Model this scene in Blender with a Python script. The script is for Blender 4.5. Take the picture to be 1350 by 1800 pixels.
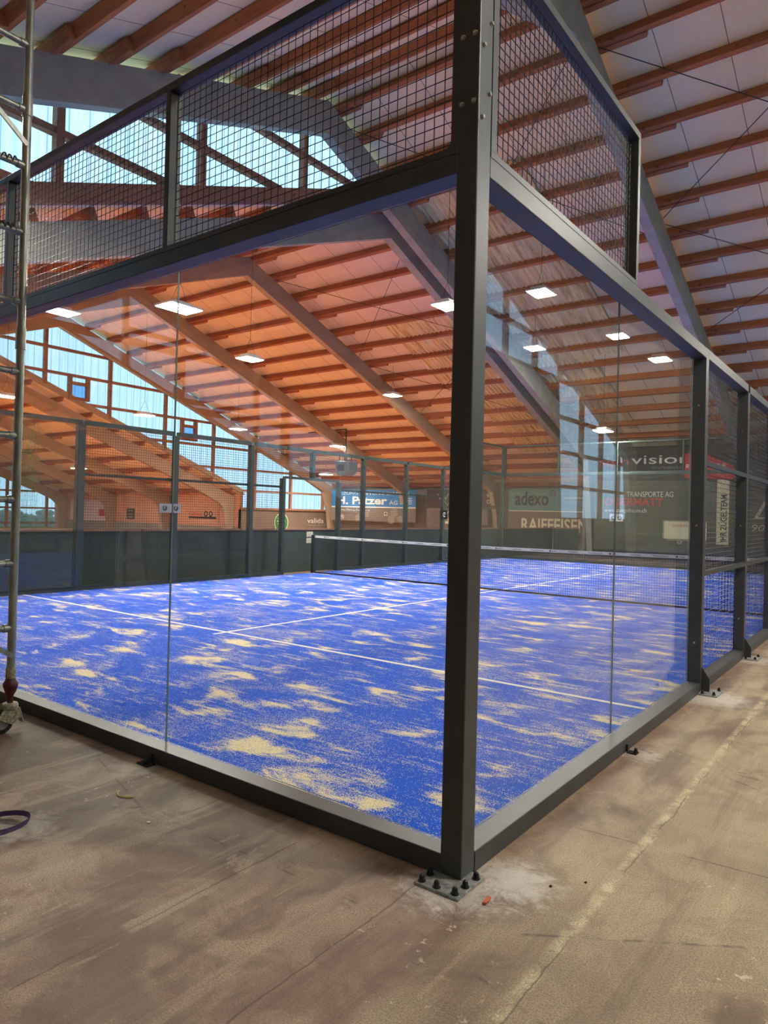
import bpy, math, random
from math import sin, cos, pi, sqrt, radians
from mathutils import Vector, Matrix
random.seed(7)
S = bpy.context.scene
COL = S.collection
for o in list(bpy.data.objects): bpy.data.objects.remove(o)

# ------------------------------------------------------------------ camera
cd = bpy.data.cameras.new('camera'); cam = bpy.data.objects.new('camera', cd); COL.objects.link(cam)
cam.location = (1.531, -2.604, 1.487)
cam.rotation_euler = (radians(90.5739), radians(-1.4072), radians(37.2745))
cd.sensor_fit = 'VERTICAL'; cd.sensor_height = 36.0; cd.sensor_width = 27.0
cd.lens = 1230.3 / 1800 * 36
cd.shift_x = 13.3 / 1800; cd.shift_y = -9.8 / 1800
cd.clip_end = 400
S.camera = cam

# ------------------------------------------------------------------ world, exposure
W = bpy.data.worlds.new('World'); S.world = W; W.use_nodes = True
nt = W.node_tree; bg = nt.nodes['Background']
tc = nt.nodes.new('ShaderNodeTexCoord'); sx = nt.nodes.new('ShaderNodeSeparateXYZ'); cr = nt.nodes.new('ShaderNodeValToRGB')
nt.links.new(tc.outputs['Generated'], sx.inputs[0]); nt.links.new(sx.outputs['Z'], cr.inputs[0])
cr.color_ramp.elements[0].color = (0.66, 0.83, 1.0, 1); cr.color_ramp.elements[0].position = 0.0
cr.color_ramp.elements[1].color = (0.55, 0.80, 1.0, 1); cr.color_ramp.elements[1].position = 0.9
nt.links.new(cr.outputs[0], bg.inputs[0]); bg.inputs[1].default_value = 1.4
S.view_settings.view_transform = 'Standard'; S.view_settings.look = 'None'
S.view_settings.exposure = 0.45; S.view_settings.gamma = 1.0; S.view_settings.use_curve_mapping = False
LAMP = 290.0          # radiance of the hall's light panels
cy = S.cycles
cy.use_denoising = True
cy.max_bounces = 9; cy.diffuse_bounces = 5; cy.glossy_bounces = 4; cy.transparent_max_bounces = 40
cy.sample_clamp_indirect = 6.0; cy.caustics_reflective = False; cy.caustics_refractive = False

# ------------------------------------------------------------------ materials
def lin(c):
    c = [x / 255 for x in c]
    return tuple([(x / 12.92 if x <= .04045 else ((x + .055) / 1.055) ** 2.4) for x in c] + [1.0])
class NT:
    def __init__(s, m): s.t = m.node_tree; s.n = s.t.nodes; s.l = s.t.links
    def new(s, k, **kw):
        n = s.n.new('ShaderNode' + k)
        for a, v in kw.items():
            if a.startswith('_'): setattr(n, a[1:], v)
        return n
    def link(s, a, b): s.l.new(a, b)
    def pos(s, scale=(1, 1, 1), rot=(0, 0, 0), loc=(0, 0, 0)):
        g = s.new('NewGeometry'); m = s.new('Mapping')
        m.inputs['Scale'].default_value = scale; m.inputs['Rotation'].default_value = rot; m.inputs['Location'].default_value = loc
        s.link(g.outputs['Position'], m.inputs[0]); return m.outputs[0]
    def objc(s, scale=(1, 1, 1), rot=(0, 0, 0), loc=(0, 0, 0)):
        g = s.new('TexCoord'); m = s.new('Mapping')
        m.inputs['Scale'].default_value = scale; m.inputs['Rotation'].default_value = rot; m.inputs['Location'].default_value = loc
        s.link(g.outputs['Object'], m.inputs[0]); return m.outputs[0]
    def noise(s, v, scale, detail=3, rough=.5, dist=0):
        n = s.new('TexNoise'); n.inputs['Scale'].default_value = scale; n.inputs['Detail'].default_value = detail
        n.inputs['Roughness'].default_value = rough; n.inputs['Distortion'].default_value = dist
        s.link(v, n.inputs['Vector']); return n.outputs['Fac']
    def ramp(s, f, stops, interp='LINEAR'):
        r = s.new('ValToRGB'); r.color_ramp.interpolation = interp
        while len(r.color_ramp.elements) < len(stops): r.color_ramp.elements.new(.5)
        for e, (p, c) in zip(r.color_ramp.elements, stops):
            e.position = p; e.color = c if len(c) == 4 else tuple(c) + (1,)
        s.link(f, r.inputs[0]); return r.outputs[0]
    def g(s, f, a, b):           # smooth grey ramp a->b
        m = s.new('MapRange'); m.interpolation_type = 'SMOOTHSTEP'
        m.inputs['From Min'].default_value = a; m.inputs['From Max'].default_value = b
        s.link(f, m.inputs['Value']); return m.outputs[0]
    def math(s, op, a, b=None, c=None):
        m = s.new('Math'); m.operation = op
        for i, x in enumerate((a, b, c)):
            if x is None: continue
            if isinstance(x, (int, float)): m.inputs[i].default_value = x
            else: s.link(x, m.inputs[i])
        return m.outputs[0]
    def mix(s, f, a, b, mode='MIX'):
        m = s.new('Mix'); m.data_type = 'RGBA'; m.blend_type = mode
        if isinstance(f, (int, float)): m.inputs[0].default_value = f
        else: s.link(f, m.inputs[0])
        for i, x in ((6, a), (7, b)):
            if isinstance(x, tuple): m.inputs[i].default_value = x
            else: s.link(x, m.inputs[i])
        return m.outputs[2]
    def sep(s, v):
        n = s.new('SeparateXYZ'); s.link(v, n.inputs[0]); return n.outputs
MATS = {}
def base(name, col=None, rough=.6, metal=0, spec=.5):
    m = bpy.data.materials.new(name); m.use_nodes = True
    b = m.node_tree.nodes['Principled BSDF']
    if col is not None: b.inputs['Base Color'].default_value = lin(col)
    b.inputs['Roughness'].default_value = rough; b.inputs['Metallic'].default_value = metal
    b.inputs['Specular IOR Level'].default_value = spec
    MATS[name] = m; return m, NT(m), b
def bump(t, b, h, strength=.3, dist=.01):
    n = t.new('Bump'); n.inputs['Strength'].default_value = strength; n.inputs['Distance'].default_value = dist
    t.link(h, n.inputs['Height']); t.link(n.outputs[0], b.inputs['Normal'])
def varied(name, c1, c2, scale=6, rough=.6, metal=0, detail=4, sc=(1, 1, 1), spec=.5, bmp=0):
    m, t, b = base(name, None, rough, metal, spec)
    f = t.noise(t.pos(sc), scale, detail, .6)
    t.link(t.mix(t.g(f, .3, .7), lin(c1), lin(c2)), b.inputs['Base Color'])
    if bmp: bump(t, b, f, bmp)
    return m
# powder coated steel
m_steel = varied('anthracite_steel', (50, 53, 54), (58, 61, 62), 9, .42, 0, spec=.6)
m_steel2 = varied('dark_fence_steel', (38, 52, 50), (46, 60, 57), 9, .45, 0)
m_wire = base('black_wire', (34, 33, 34), .45, .3)[0]
m_wirel = base('dark_green_wire', (40, 46, 44), .5, .2)[0]
m_bolt = base('silver_bolt', (215, 215, 210), .25, .9)[0]
m_black = base('black_plastic', (14, 14, 15), .35)[0]
m_alu = varied('aluminium_tube', (150, 152, 142), (182, 184, 172), 30, .4, .65, sc=(1, 1, .25))
m_zinc = varied('galvanised_plate', (120, 124, 122), (175, 178, 172), 40, .5, .5)
m_red_rust = varied('dark_red_paint', (95, 38, 40), (70, 34, 34), 40, .5)
m_cream_paint = varied('splashed_cream_paint', (200, 195, 170), (120, 115, 95), 60, .6)
m_rubber = base('tyre_rubber', (28, 28, 28), .7)[0]
m_white = base('white_paint', (225, 225, 218), .6)[0]
m_cable = base('dark_cable', (50, 42, 38), .5, .3)[0]
m_grey_conc = varied('grey_glulam_paint', (150, 152, 142), (165, 167, 156), 3, .8, bmp=.1)
m_brown_beam = varied('brownish_grey_rafter', (158, 140, 122), (172, 152, 132), 2, .8, sc=(1, .3, 1))  # brownish grey, warmer than the upper frames
def wood(name, c1, c2):
    m, t, b = base(name, None, .75)
    v = t.objc((1.2, 14, 14)); f = t.noise(v, 1.6, 5, .65, 1.2)
    k = t.noise(t.objc((2.2, 5, 5)), 1.7, 1, .5)
    c = t.mix(t.g(f, .3, .7), lin(c1), lin(c2))
    c = t.mix(t.math('MULTIPLY', t.g(k, .70, .76), .7), c, lin((70, 38, 22)))
    t.link(c, b.inputs['Base Color']); return m
m_purlin = wood('purlin_wood', (150, 92, 52), (178, 114, 68))
m_purlin_mid = wood('lower_purlin_wood', (140, 86, 62), (166, 105, 76))  # slightly darker, redder brown for the lower roofs
m_frame_wood = wood('window_timber', (134, 98, 80), (158, 116, 94))
def ceiling_mat(name, c1, c2):
    m, t, b = base(name, None, .9, spec=.2)
    p = t.pos(); s = t.sep(p)
    x = t.math('FRACT', t.math('MULTIPLY', s[0], 1 / 1.1))
    j = t.math('GREATER_THAN', t.math('ABSOLUTE', t.math('SUBTRACT', x, .5)), .4935)
    f = t.noise(t.pos(), 1.1, 3, .6); g2 = t.noise(t.pos(), 90, 2, .6)
    c = t.mix(t.g(f, .35, .65), lin(c1), lin(c2))
    c = t.mix(t.math('MULTIPLY', t.g(g2, .45, .7), .12), c, lin((120, 110, 105)))
    c = t.mix(t.math('MULTIPLY', j, .8), c, lin((60, 45, 40)))
    t.link(c, b.inputs['Base Color']); return m
m_ceil = ceiling_mat('insulation_board', (251, 236, 186), (253, 241, 194))
m_ceil_mid = ceiling_mat('bounce_tinted_board', (248, 232, 202), (252, 238, 210))  # same boards as m_ceil, with clay-floor bounce light tinted into the colour
# floor of worn brown coating
def floor_mat():
    m, t, b = base('worn_brown_floor', None, .62, spec=.35)
    p = t.pos(); s = t.sep(p)
    big = t.noise(p, .9, 4, .6, .4); mid = t.noise(p, 3.2, 5, .65, .8); fine = t.noise(p, 150, 3, .75)
    c = t.mix(t.g(big, .35, .65), lin((170, 148, 122)), lin((140, 114, 96)))
    c = t.mix(t.math('MULTIPLY', t.g(mid, .42, .62), .7), c, lin((118, 92, 80)))
    # yellowish worn lane beside the court
    lane = t.math('MULTIPLY', t.g(s[0], .22, .30), 1.0)
    c = t.mix(t.math('MULTIPLY', lane, .45), c, lin((170, 158, 126)))
    # darker sweeping patches
    dk = t.noise(t.pos((1, .45, 1), (0, 0, radians(38))), 1.25, 4, .55, 1.5)
    c = t.mix(t.math('MULTIPLY', t.g(dk, .46, .60), .8), c, lin((100, 80, 68)))
    # pale cream line worn away along y
    n1 = t.noise(p, 7, 5, .8)
    line = t.math('SUBTRACT', 1.0, t.g(t.math('ABSOLUTE', t.math('SUBTRACT', s[0], t.math('MULTIPLY_ADD', n1, .06, .55))), .012, .035))
    c = t.mix(t.math('MULTIPLY', t.math('MULTIPLY', line, t.g(n1, .40, .62)), .7), c, lin((214, 202, 160)))
    band_ = t.noise(t.pos((5.5, .35, 1)), 1.2, 5, .7, .2)
    c = t.mix(t.math('MULTIPLY', t.g(band_, .50, .66), .38), c, lin((92, 72, 62)))
    c = t.mix(t.math('MULTIPLY', t.g(band_, .46, .32), .30), c, lin((196, 178, 146)))
    bx = t.math('ADD', s[0], t.math('MULTIPLY', n1, .03))
    b1 = t.math('MULTIPLY', t.g(bx, -.67, -.655), t.math('SUBTRACT', 1.0, t.g(bx, -.60, -.585)))
    b1 = t.math('MULTIPLY', b1, t.math('MULTIPLY', t.g(s[1], -1.16, -1.12), t.math('SUBTRACT', 1.0, t.g(s[1], -.85, -.70))))
    c = t.mix(t.math('MULTIPLY', b1, .6), c, lin((176, 158, 132)))
    # worn flakes in clusters, long faint scraped streaks
    fk = t.noise(t.pos((1, 1.3, 1), (0, 0, radians(30))), 12, 6, .78, .2)
    reg = t.noise(p, 1.3, 3, .6, .6)
    fl = t.math('MULTIPLY', t.g(fk, .60, .635), t.g(reg, .52, .60))
    c = t.mix(t.math('MULTIPLY', fl, .8), c, lin((214, 196, 166)))
    st = t.noise(t.pos((14, 1.6, 1), (0, 0, radians(-14))), 1.1, 6, .8, .4)
    c = t.mix(t.math('MULTIPLY', t.math('MULTIPLY', t.g(st, .60, .68), t.g(mid, .46, .54)), .45), c, lin((204, 186, 156)))
    bl = t.noise(t.pos((1, .55, 1), (0, 0, radians(-55)), (5, 3, 0)), 3.1, 6, .72, .5)
    c = t.mix(t.math('MULTIPLY', t.g(bl, .62, .66), .5), c, lin((176, 158, 130)))
    # drilling dust round the foot plates
    def dust(cx, cy_, r, amt):
        v = t.new('VectorMath'); v.operation = 'DISTANCE'; t.link(p, v.inputs[0]); v.inputs[1].default_value = (cx, cy_, 0)
        d = t.math('ADD', v.outputs['Value'], t.math('MULTIPLY_ADD', t.noise(p, 9, 5, .75, 1.5), .5, -.25))
        return t.math('MULTIPLY', t.math('SUBTRACT', 1.0, t.g(d, r * .25, r)), amt)
    for a in ((.10, -.16, .27, 1.0), (.26, .03, .24, 1.0), (.22, 3.85, .40, 1.0), (.2, 1.97, .16, .5), (-1.98, -.2, .2, .5), (-1.7, -1.0, .2, .6), (.2, 5.9, .3, .7)):
        d = dust(*a); c = t.mix(t.math('MULTIPLY', d, t.g(fine, .30, .6)), c, lin((218, 214, 206)))
    # thin dark cracks and seams along the lanes
    sy = t.math('FRACT', t.math('MULTIPLY', t.math('ADD', s[0], t.math('MULTIPLY', mid, .05)), 1 / .62))
    seam = t.math('LESS_THAN', sy, .012)
    c = t.mix(t.math('MULTIPLY', t.math('MULTIPLY', seam, t.g(big, .42, .5)), .6), c, lin((64, 50, 44)))
    vo = t.new('TexVoronoi'); vo.feature = 'DISTANCE_TO_EDGE'; vo.inputs['Scale'].default_value = .8
    t.link(t.pos((.35, 1, 1), (0, 0, radians(25))), vo.inputs['Vector'])
    ck = t.math('MULTIPLY', t.math('SUBTRACT', 1.0, t.g(vo.outputs['Distance'], .0, .006)), t.g(mid, .45, .6))
    c = t.mix(t.math('MULTIPLY', ck, .7), c, lin((60, 46, 42)))
    c = t.mix(t.math('MULTIPLY', t.g(fine, .42, .62), .6), c, lin((92, 76, 66)))
    c = t.mix(t.math('MULTIPLY', t.g(t.noise(p, 45, 2, .6), .3, .1), .4), c, lin((190, 175, 150)))
    t.link(c, b.inputs['Base Color'])
    t.link(t.math('MULTIPLY_ADD', mid, .35, .42), b.inputs['Roughness'])
    bump(t, b, t.math('ADD', fine, t.math('MULTIPLY', mid, .6)), .25, .004); return m
m_floor = floor_mat()
m_clay = varied('red_clay_court', (212, 142, 98), (224, 154, 110), 2, .9, spec=.1)
def turf_mat():
    m, t, b = base('sanded_blue_turf', None, .9, spec=.12)
    p = t.pos()
    def strokes(rot, sx_, sy_, sc, off):
        return t.noise(t.pos((sx_, sy_, 1), (0, 0, radians(rot)), (off, off * .7, 0)), sc, 4, .55, .55)
    sel = t.g(t.noise(p, .55, 2, .5, .5), .44, .56)
    pat = t.new('Mix'); pat.data_type = 'FLOAT'; t.link(sel, pat.inputs[0])
    t.link(strokes(-34, .85, 1.7, 2.1, 3.1), pat.inputs[2]); t.link(strokes(25, .85, 1.6, 1.9, 7.7), pat.inputs[3]); pat = pat.outputs[0]
    swp = t.noise(t.pos((1.2, 9, 1), (0, 0, radians(-22))), 2.2, 3, .6, .8)
    soft = t.noise(p, 1.0, 4, .6, .8)
    sn = t.new('VectorMath'); sn.operation = 'SNAP'; t.link(p, sn.inputs[0]); sn.inputs[1].default_value = (.0035, .0035, 1)
    wn = t.new('TexWhiteNoise'); wn.noise_dimensions = '3D'; t.link(sn.outputs[0], wn.inputs[0])
    mott = t.noise(t.pos(), 22, 3, .7)
    a = t.math('MULTIPLY', t.g(pat, .53, .72), 1.1)
    a = t.math('ADD', a, t.math('MULTIPLY', t.math('MULTIPLY', t.g(swp, .45, .7), t.g(pat, .40, .56)), .5))
    a = t.math('ADD', a, t.math('MULTIPLY', t.g(soft, .42, .75), .24))
    a = t.math('ADD', a, t.math('MULTIPLY_ADD', mott, .5, -.275))
    a = t.math('MINIMUM', t.math('MAXIMUM', a, .02), .93)
    sand = t.math('LESS_THAN', wn.outputs['Value'], a)
    fib = t.noise(p, 320, 2, .7)
    blue = t.mix(t.g(fib, .3, .7), lin((14, 74, 196)), lin((34, 102, 230)))
    blue = t.mix(t.math('MULTIPLY', t.g(soft, .3, .6), .12), blue, lin((66, 108, 204)))
    snd = t.mix(t.g(fib, .3, .7), lin((222, 202, 150)), lin((252, 236, 196)))
    t.link(t.mix(sand, blue, snd), b.inputs['Base Color'])
    bump(t, b, fib, .4, .006); return m
m_turf = turf_mat()
m_line = varied('white_turf_line', (248, 246, 238), (228, 224, 210), 60, .9)
# glass: transparent with fresnel reflection
def glass_mat(name, tint, dust=.03):
    m = bpy.data.materials.new(name); m.use_nodes = True; t = NT(m)
    for n in list(t.n): t.n.remove(n)
    out = t.new('OutputMaterial'); fr = t.new('Fresnel'); gg = t.new('NewGeometry')
    t.link(t.math('MULTIPLY_ADD', gg.outputs['Backfacing'], 1 / 1.5 - 1.5, 1.5), fr.inputs[0])
    tr = t.new('BsdfTransparent'); tr.inputs[0].default_value = tint
    gl = t.new('BsdfGlossy'); gl.inputs['Roughness'].default_value = 0.0
    mx = t.new('MixShader'); t.link(fr.outputs[0], mx.inputs[0]); t.link(tr.outputs[0], mx.inputs[1]); t.link(gl.outputs[0], mx.inputs[2])
    df = t.new('BsdfDiffuse'); df.inputs[0].default_value = (.7, .72, .7, 1)
    m2 = t.new('MixShader')
    sm = t.g(t.noise(t.pos((1, 1, .6)), 5, 5, .75, 2.5), .60, .80)
    t.link(t.math('MULTIPLY_ADD', sm, dust * 1.4, dust * .25), m2.inputs[0])
    t.link(mx.outputs[0], m2.inputs[1]); t.link(df.outputs[0], m2.inputs[2]); t.link(m2.outputs[0], out.inputs[0])
    MATS[name] = m; return m
m_glass = glass_mat('court_glass', (.95, .975, .96, 1), .03)
m_glass_far = glass_mat('far_court_glass', (.93, .96, .94, 1), .06)
# translucent corrugated wall sheets
def sheet_mat(name, axis_scale=2.9):
    m = bpy.data.materials.new(name); m.use_nodes = True; t = NT(m)
    for n in list(t.n): t.n.remove(n)
    out = t.new('OutputMaterial')
    s = t.sep(t.pos())
    f = t.math('FRACT', t.math('MULTIPLY', s[1], axis_scale))
    rib = t.math('LESS_THAN', f, .06)
    n1 = t.noise(t.pos((1, 9, .25)), 1.3, 3, .6)
    c = t.mix(t.g(n1, .35, .7), (.88, .96, 1, 1), (.74, .88, .97, 1))
    c = t.mix(t.math('MULTIPLY', rib, .55), c, (.35, .48, .62, 1))
    tr = t.new('BsdfTransparent'); t.link(c, tr.inputs[0])
    df = t.new('BsdfTranslucent'); df.inputs[0].default_value = (.8, .88, .92, 1)
    gl = t.new('BsdfDiffuse'); gl.inputs[0].default_value = (.55, .62, .66, 1)
    a1 = t.new('MixShader'); a1.inputs[0].default_value = .12; t.link(tr.outputs[0], a1.inputs[1]); t.link(df.outputs[0], a1.inputs[2])
    a2 = t.new('MixShader'); a2.inputs[0].default_value = .06; t.link(a1.outputs[0], a2.inputs[1]); t.link(gl.outputs[0], a2.inputs[2])
    t.link(a2.outputs[0], out.inputs[0]); MATS[name] = m; return m
m_sheet = sheet_mat('translucent_wall_sheet')
m_gedge = base('cut_glass_edge', (128, 148, 140), .25)[0]
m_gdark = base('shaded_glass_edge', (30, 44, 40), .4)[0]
m_clear = glass_mat('clear_vent_glass', (.55, .75, .95, 1), .02)
def corr_mat():
    m, t, b = base('stained_daylit_sheet', None, .7, spec=.3)
    f = t.noise(t.pos((6, .6, .6)), 1.4, 5, .7, .5); f2 = t.noise(t.pos((9, .8, .8)), 2.3, 3, .7)
    c = t.ramp(f, [(.3, lin((160, 130, 70))), (.5, lin((242, 218, 156))), (.7, lin((255, 246, 200)))])  # stain streaks; base lifted to stand for daylight through the sheet
    c = t.mix(t.math('MULTIPLY', t.g(f2, .62, .78), .9), c, lin((255, 253, 236)))
    t.link(c, b.inputs['Base Color']); return m
m_corr = corr_mat()
def emit(name, col, k):
    m = bpy.data.materials.new(name); m.use_nodes = True; t = NT(m)
    for n in list(t.n): t.n.remove(n)
    o = t.new('OutputMaterial'); e = t.new('Emission'); e.inputs[0].default_value = col; e.inputs[1].default_value = k
    t.link(e.outputs[0], o.inputs[0]); MATS[name] = m; return m
m_led = emit('light_panel_diffuser', (1.0, .93, .82, 1), LAMP)
m_tarp = varied('olive_wall_tarp', (96, 94, 80), (84, 82, 70), 1.2, .8)
m_tarpd = varied('black_band_tarp', (52, 52, 50), (60, 60, 57), 1.2, .8)
m_screen = varied('dark_green_windscreen', (50, 62, 58), (60, 72, 66), 2.0, .75, sc=(1, 1, 3))
m_brownban = varied('brown_banner', (112, 98, 88), (122, 107, 96), 1, .7)
m_blueban = base('blue_banner', (42, 118, 178), .6)[0]
m_teal = base('teal_banner', (96, 132, 130), .6)[0]
m_darkban = varied('dark_brown_banner', (66, 52, 48), (74, 60, 54), 2, .7)
m_salmonwall = varied('salmon_wall_board', (226, 172, 140), (214, 158, 128), 1, .8)
m_plaster = varied('grey_plaster', (150, 146, 136), (138, 134, 124), 1.5, .85)
def flat(name, c, r=.6): return base(name, c, r)[0]
t_white = flat('print_white', (235, 232, 222)); t_dark = flat('print_dark', (50, 44, 40)); t_red = flat('print_red', (205, 60, 60))
t_cream = flat('print_cream', (222, 212, 184)); t_black = flat('print_black', (18, 18, 18)); t_green = flat('print_green', (58, 120, 62))
t_grey = flat('print_grey', (150, 148, 142)); t_pink = flat('print_pink', (236, 206, 196)); t_lightbrown = flat('print_taupe', (142, 128, 114))
m_redban = flat('red_banner', (200, 44, 48))
m_heater = varied('grey_heater_casing', (86, 94, 98), (98, 106, 110), 3, .5)
m_purple = varied('purple_webbing', (88, 66, 112), (104, 80, 126), 40, .7)
m_brick = varied('red_brick', (196, 96, 62), (176, 80, 50), 60, .8)
m_yellow = flat('yellow_offcut', (214, 186, 90))
m_leaf = varied('dark_green_leaves', (50, 84, 44), (74, 110, 58), 8, .8)
m_hose = flat('pale_net', (150, 150, 130))
m_tape = varied('net_headband', (226, 226, 220), (212, 212, 205), 8, .7)

# ------------------------------------------------------------------ mesh helpers
class MB:
    def __init__(s): s.v = []; s.f = []
    def add(s, vs, fs):
        b = len(s.v); s.v += [tuple(x) for x in vs]; s.f += [tuple(b + i for i in f) for f in fs]; return s
    def box(s, x0, x1, y0, y1, z0, z1):
        vs = [(x, y, z) for z in (z0, z1) for y in (y0, y1) for x in (x0, x1)]
        return s.add(vs, [(0, 2, 3, 1), (4, 5, 7, 6), (0, 1, 5, 4), (2, 6, 7, 3), (0, 4, 6, 2), (1, 3, 7, 5)])
    def prism(s, pts, off):
        off = Vector(off); a = [Vector(p) for p in pts]; n = len(a)
        vs = a + [p + off for p in a]
        fs = [tuple(reversed(range(n))), tuple(range(n, 2 * n))] + [(i, (i + 1) % n, n + (i + 1) % n, n + i) for i in range(n)]
        return s.add(vs, fs)
    def bar(s, p, q, r, n=8, r2=None, cap=True, start=0):
        p, q = Vector(p), Vector(q); d = (q - p).normalized(); r2 = r if r2 is None else r2
        u = d.cross(Vector((0, 0, 1)));  u = d.cross(Vector((1, 0, 0))) if u.length < .01 else u
        u.normalize(); w = d.cross(u)
        vs = []
        for c, rr in ((p, r), (q, r2)):
            for i in range(n):
                a = 2 * pi * (i + start) / n; vs.append(c + u * (cos(a) * rr) + w * (sin(a) * rr))
        fs = [(i, (i + 1) % n, n + (i + 1) % n, n + i) for i in range(n)]
        if cap: fs += [tuple(reversed(range(n))), tuple(range(n, 2 * n))]
        return s.add(vs, fs)
    def beam(s, p, q, w, h, up=(0, 0, 1)):
        p, q = Vector(p), Vector(q); d = (q - p).normalized(); up = Vector(up); sd = d.cross(up).normalized(); up = sd.cross(d)
        o = [(-w / 2, -h / 2), (w / 2, -h / 2), (w / 2, h / 2), (-w / 2, h / 2)]
        return s.prism([p + sd * a + up * b for a, b in o], q - p)
    def tube(s, pts, r, n=6):
        for a, b in zip(pts[:-1], pts[1:]): s.bar(a, b, r, n)
        return s
    def disc(s, c, r, n, ax, th):
        c = Vector(c); ax = Vector(ax); return s.bar(c, c + ax * th, r, n)
    def lathe(s, cx, cy_, prof, n=16):
        vs = [(cx + cos(2 * pi * i / n) * r, cy_ + sin(2 * pi * i / n) * r, z) for r, z in prof for i in range(n)]
        fs = [(k * n + i, k * n + (i + 1) % n, (k + 1) * n + (i + 1) % n, (k + 1) * n + i) for k in range(len(prof) - 1) for i in range(n)]
        fs += [tuple(reversed(range(n))), tuple((len(prof) - 1) * n + i for i in range(n))]
        return s.add(vs, fs)
def wpos(o):
    v = Vector((0, 0, 0))
    while o: v += o.location; o = o.parent
    return v
def obj(name, mb, mat, parent=None, loc=None, smooth=False, bevel=0):
    """link an MB given in world coordinates as one mesh object; loc = its own origin"""
    base_ = wpos(parent) if parent else Vector((0, 0, 0))
    origin = Vector(loc) if loc is not None else (base_ if parent else Vector((0, 0, 0)))
    me = bpy.data.meshes.new(name); me.from_pydata([Vector(v) - origin for v in mb.v], [], mb.f); me.update()
    if smooth:
        for p in me.polygons: p.use_smooth = True
        try: me.set_sharp_from_angle(angle=radians(40))
        except Exception: pass
    me.materials.append(mat)
    o = bpy.data.objects.new(name, me); COL.objects.link(o)
    if parent: o.parent = parent
    o.location = origin - base_
    if bevel:
        b = o.modifiers.new('bevel', 'BEVEL'); b.width = bevel; b.segments = 2; b.limit_method = 'ANGLE'
    return o
def tag(o, label, cat, group=None):
    o['label'] = label; o['category'] = cat
    if group: o['group'] = group
    return o
def thing(name, label, cat, loc, group=None):
    o = bpy.data.objects.new(name, None); COL.objects.link(o); o.location = loc; o.empty_display_size = .2
    return tag(o, label, cat, group)
def struct(name, mb, mat, parent=None, **k):
    o = obj(name, mb, mat, parent, **k)
    if not parent: o['kind'] = 'structure'
    return o
_tc = {}
def text(body, box, plane, at, mat, parent, name='lettering', label=None, up=False, shear=0, off=.0):
    """lettering fitted in a box (a0,a1,z0,z1) on plane 'y' (facing -y) or 'x' (facing +x) at coordinate 'at'"""
    cu = bpy.data.curves.new(name, 'FONT'); cu.body = body; cu.extrude = .0; cu.offset = off; cu.shear = shear; cu.resolution_u = 3
    o = bpy.data.objects.new(name, cu); COL.objects.link(o)
    dg = bpy.context.evaluated_depsgraph_get(); me = bpy.data.meshes.new_from_object(o.evaluated_get(dg))
    bpy.data.objects.remove(o); bpy.data.curves.remove(cu)
    vs = [v.co.copy() for v in me.vertices]
    x0 = min(v.x for v in vs); x1 = max(v.x for v in vs); y0 = min(v.y for v in vs); y1 = max(v.y for v in vs)
    a0, a1, z0, z1 = box; mb = MB(); out = []
    for v in vs:
        fx = (v.x - x0) / (x1 - x0); fy = (v.y - y0) / (y1 - y0)
        if up: fx, fy = 1 - fy, fx
        a = a0 + (a1 - a0) * fx; z = z0 + (z1 - z0) * fy
        out.append((a, at, z) if plane == 'y' else (at, a, z))
    mb.v = out; mb.f = [tuple(p.vertices) for p in me.polygons]; bpy.data.meshes.remove(me)
    r = obj(name, mb, mat, parent)
    if label: r['label'] = label
    return r

# ------------------------------------------------------------------ hall dimensions
K = .37
UP = dict(yr=8.67, zr=10.42, yn=-11.7, yf=25.6)
MD = dict(yr=11.86, zr=9.24, yn=-5.36, yf=29.1)
LO = dict(yr=2.81, zr=9.22, yn=-14.3, yf=21.9)
def zp(s, y): return s['zr'] - K * abs(y - s['yr'])
XG, XC, XW, XE = 7.4, -9.1, -26.0, -44.5

# structure: floors
struct('floor', MB().box(-10.6, 9, -13.5, 26.5, -.3, 0), m_floor)
struct('floor.001', MB().box(XE, -10.6, -16, 30, -.3, 0).box(-10.6, -9.0, 26.5, 30, -.3, 0), m_clay)
# ceilings: two sloping slabs per section
def ceiling(s, x0, x1, mat, name):
    off = .225; th = .12
    for a, b in ((s['yn'] - .3, s['yr']), (s['yr'], s['yf'] + .3)):
        za, zb = zp(s, a) + off, zp(s, b) + off
        struct(name, MB().prism([(x0, a, za), (x0, b, zb), (x0, b, zb + th), (x0, a, za + th)], (x1 - x0, 0, 0)), mat)
ceiling(UP, XC, XG, m_ceil, 'ceiling')
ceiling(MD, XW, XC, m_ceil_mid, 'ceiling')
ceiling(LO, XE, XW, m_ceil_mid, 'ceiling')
# far and near walls
def wall_y(name, y, x0, x1, z1, mat, side=1):
    return struct(name, MB().box(x0, x1, y, y + .2 * side, 0, z1), mat)
wall_y('wall_far', UP['yf'], XC, XG, zp(UP, UP['yf']) + .3, m_tarp)
wall_y('wall_far.001', MD['yf'], XW, XC, zp(MD, MD['yf']) + .3, m_plaster)
wall_y('wall_far.002', LO['yf'], XE, XW, zp(LO, LO['yf']) + .25, m_salmonwall)
wall_y('wall_near', UP['yn'], XC, XG, 3.1, m_plaster, -1)
wall_y('wall_near.001', MD['yn'], XW, XC, 3.1, m_plaster, -1)
wall_y('wall_near.002', LO['yn'], XE, XW, 3.1, m_plaster, -1)
struct('wall_right', MB().box(XG, XG + .2, UP['yn'], UP['yf'], 0, 1.5).prism([(XG, -11.7, 1.5), (XG, 19, 1.5), (XG, 18.6, 5.8), (XG, -4, 5.8), (XG, -11.7, 2.9)], (.2, 0, 0)), m_tarp)
struct('wall_left', MB().box(XW - .1, XW, LO['yf'], MD['yf'], 0, 1.53), m_brownban)
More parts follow.
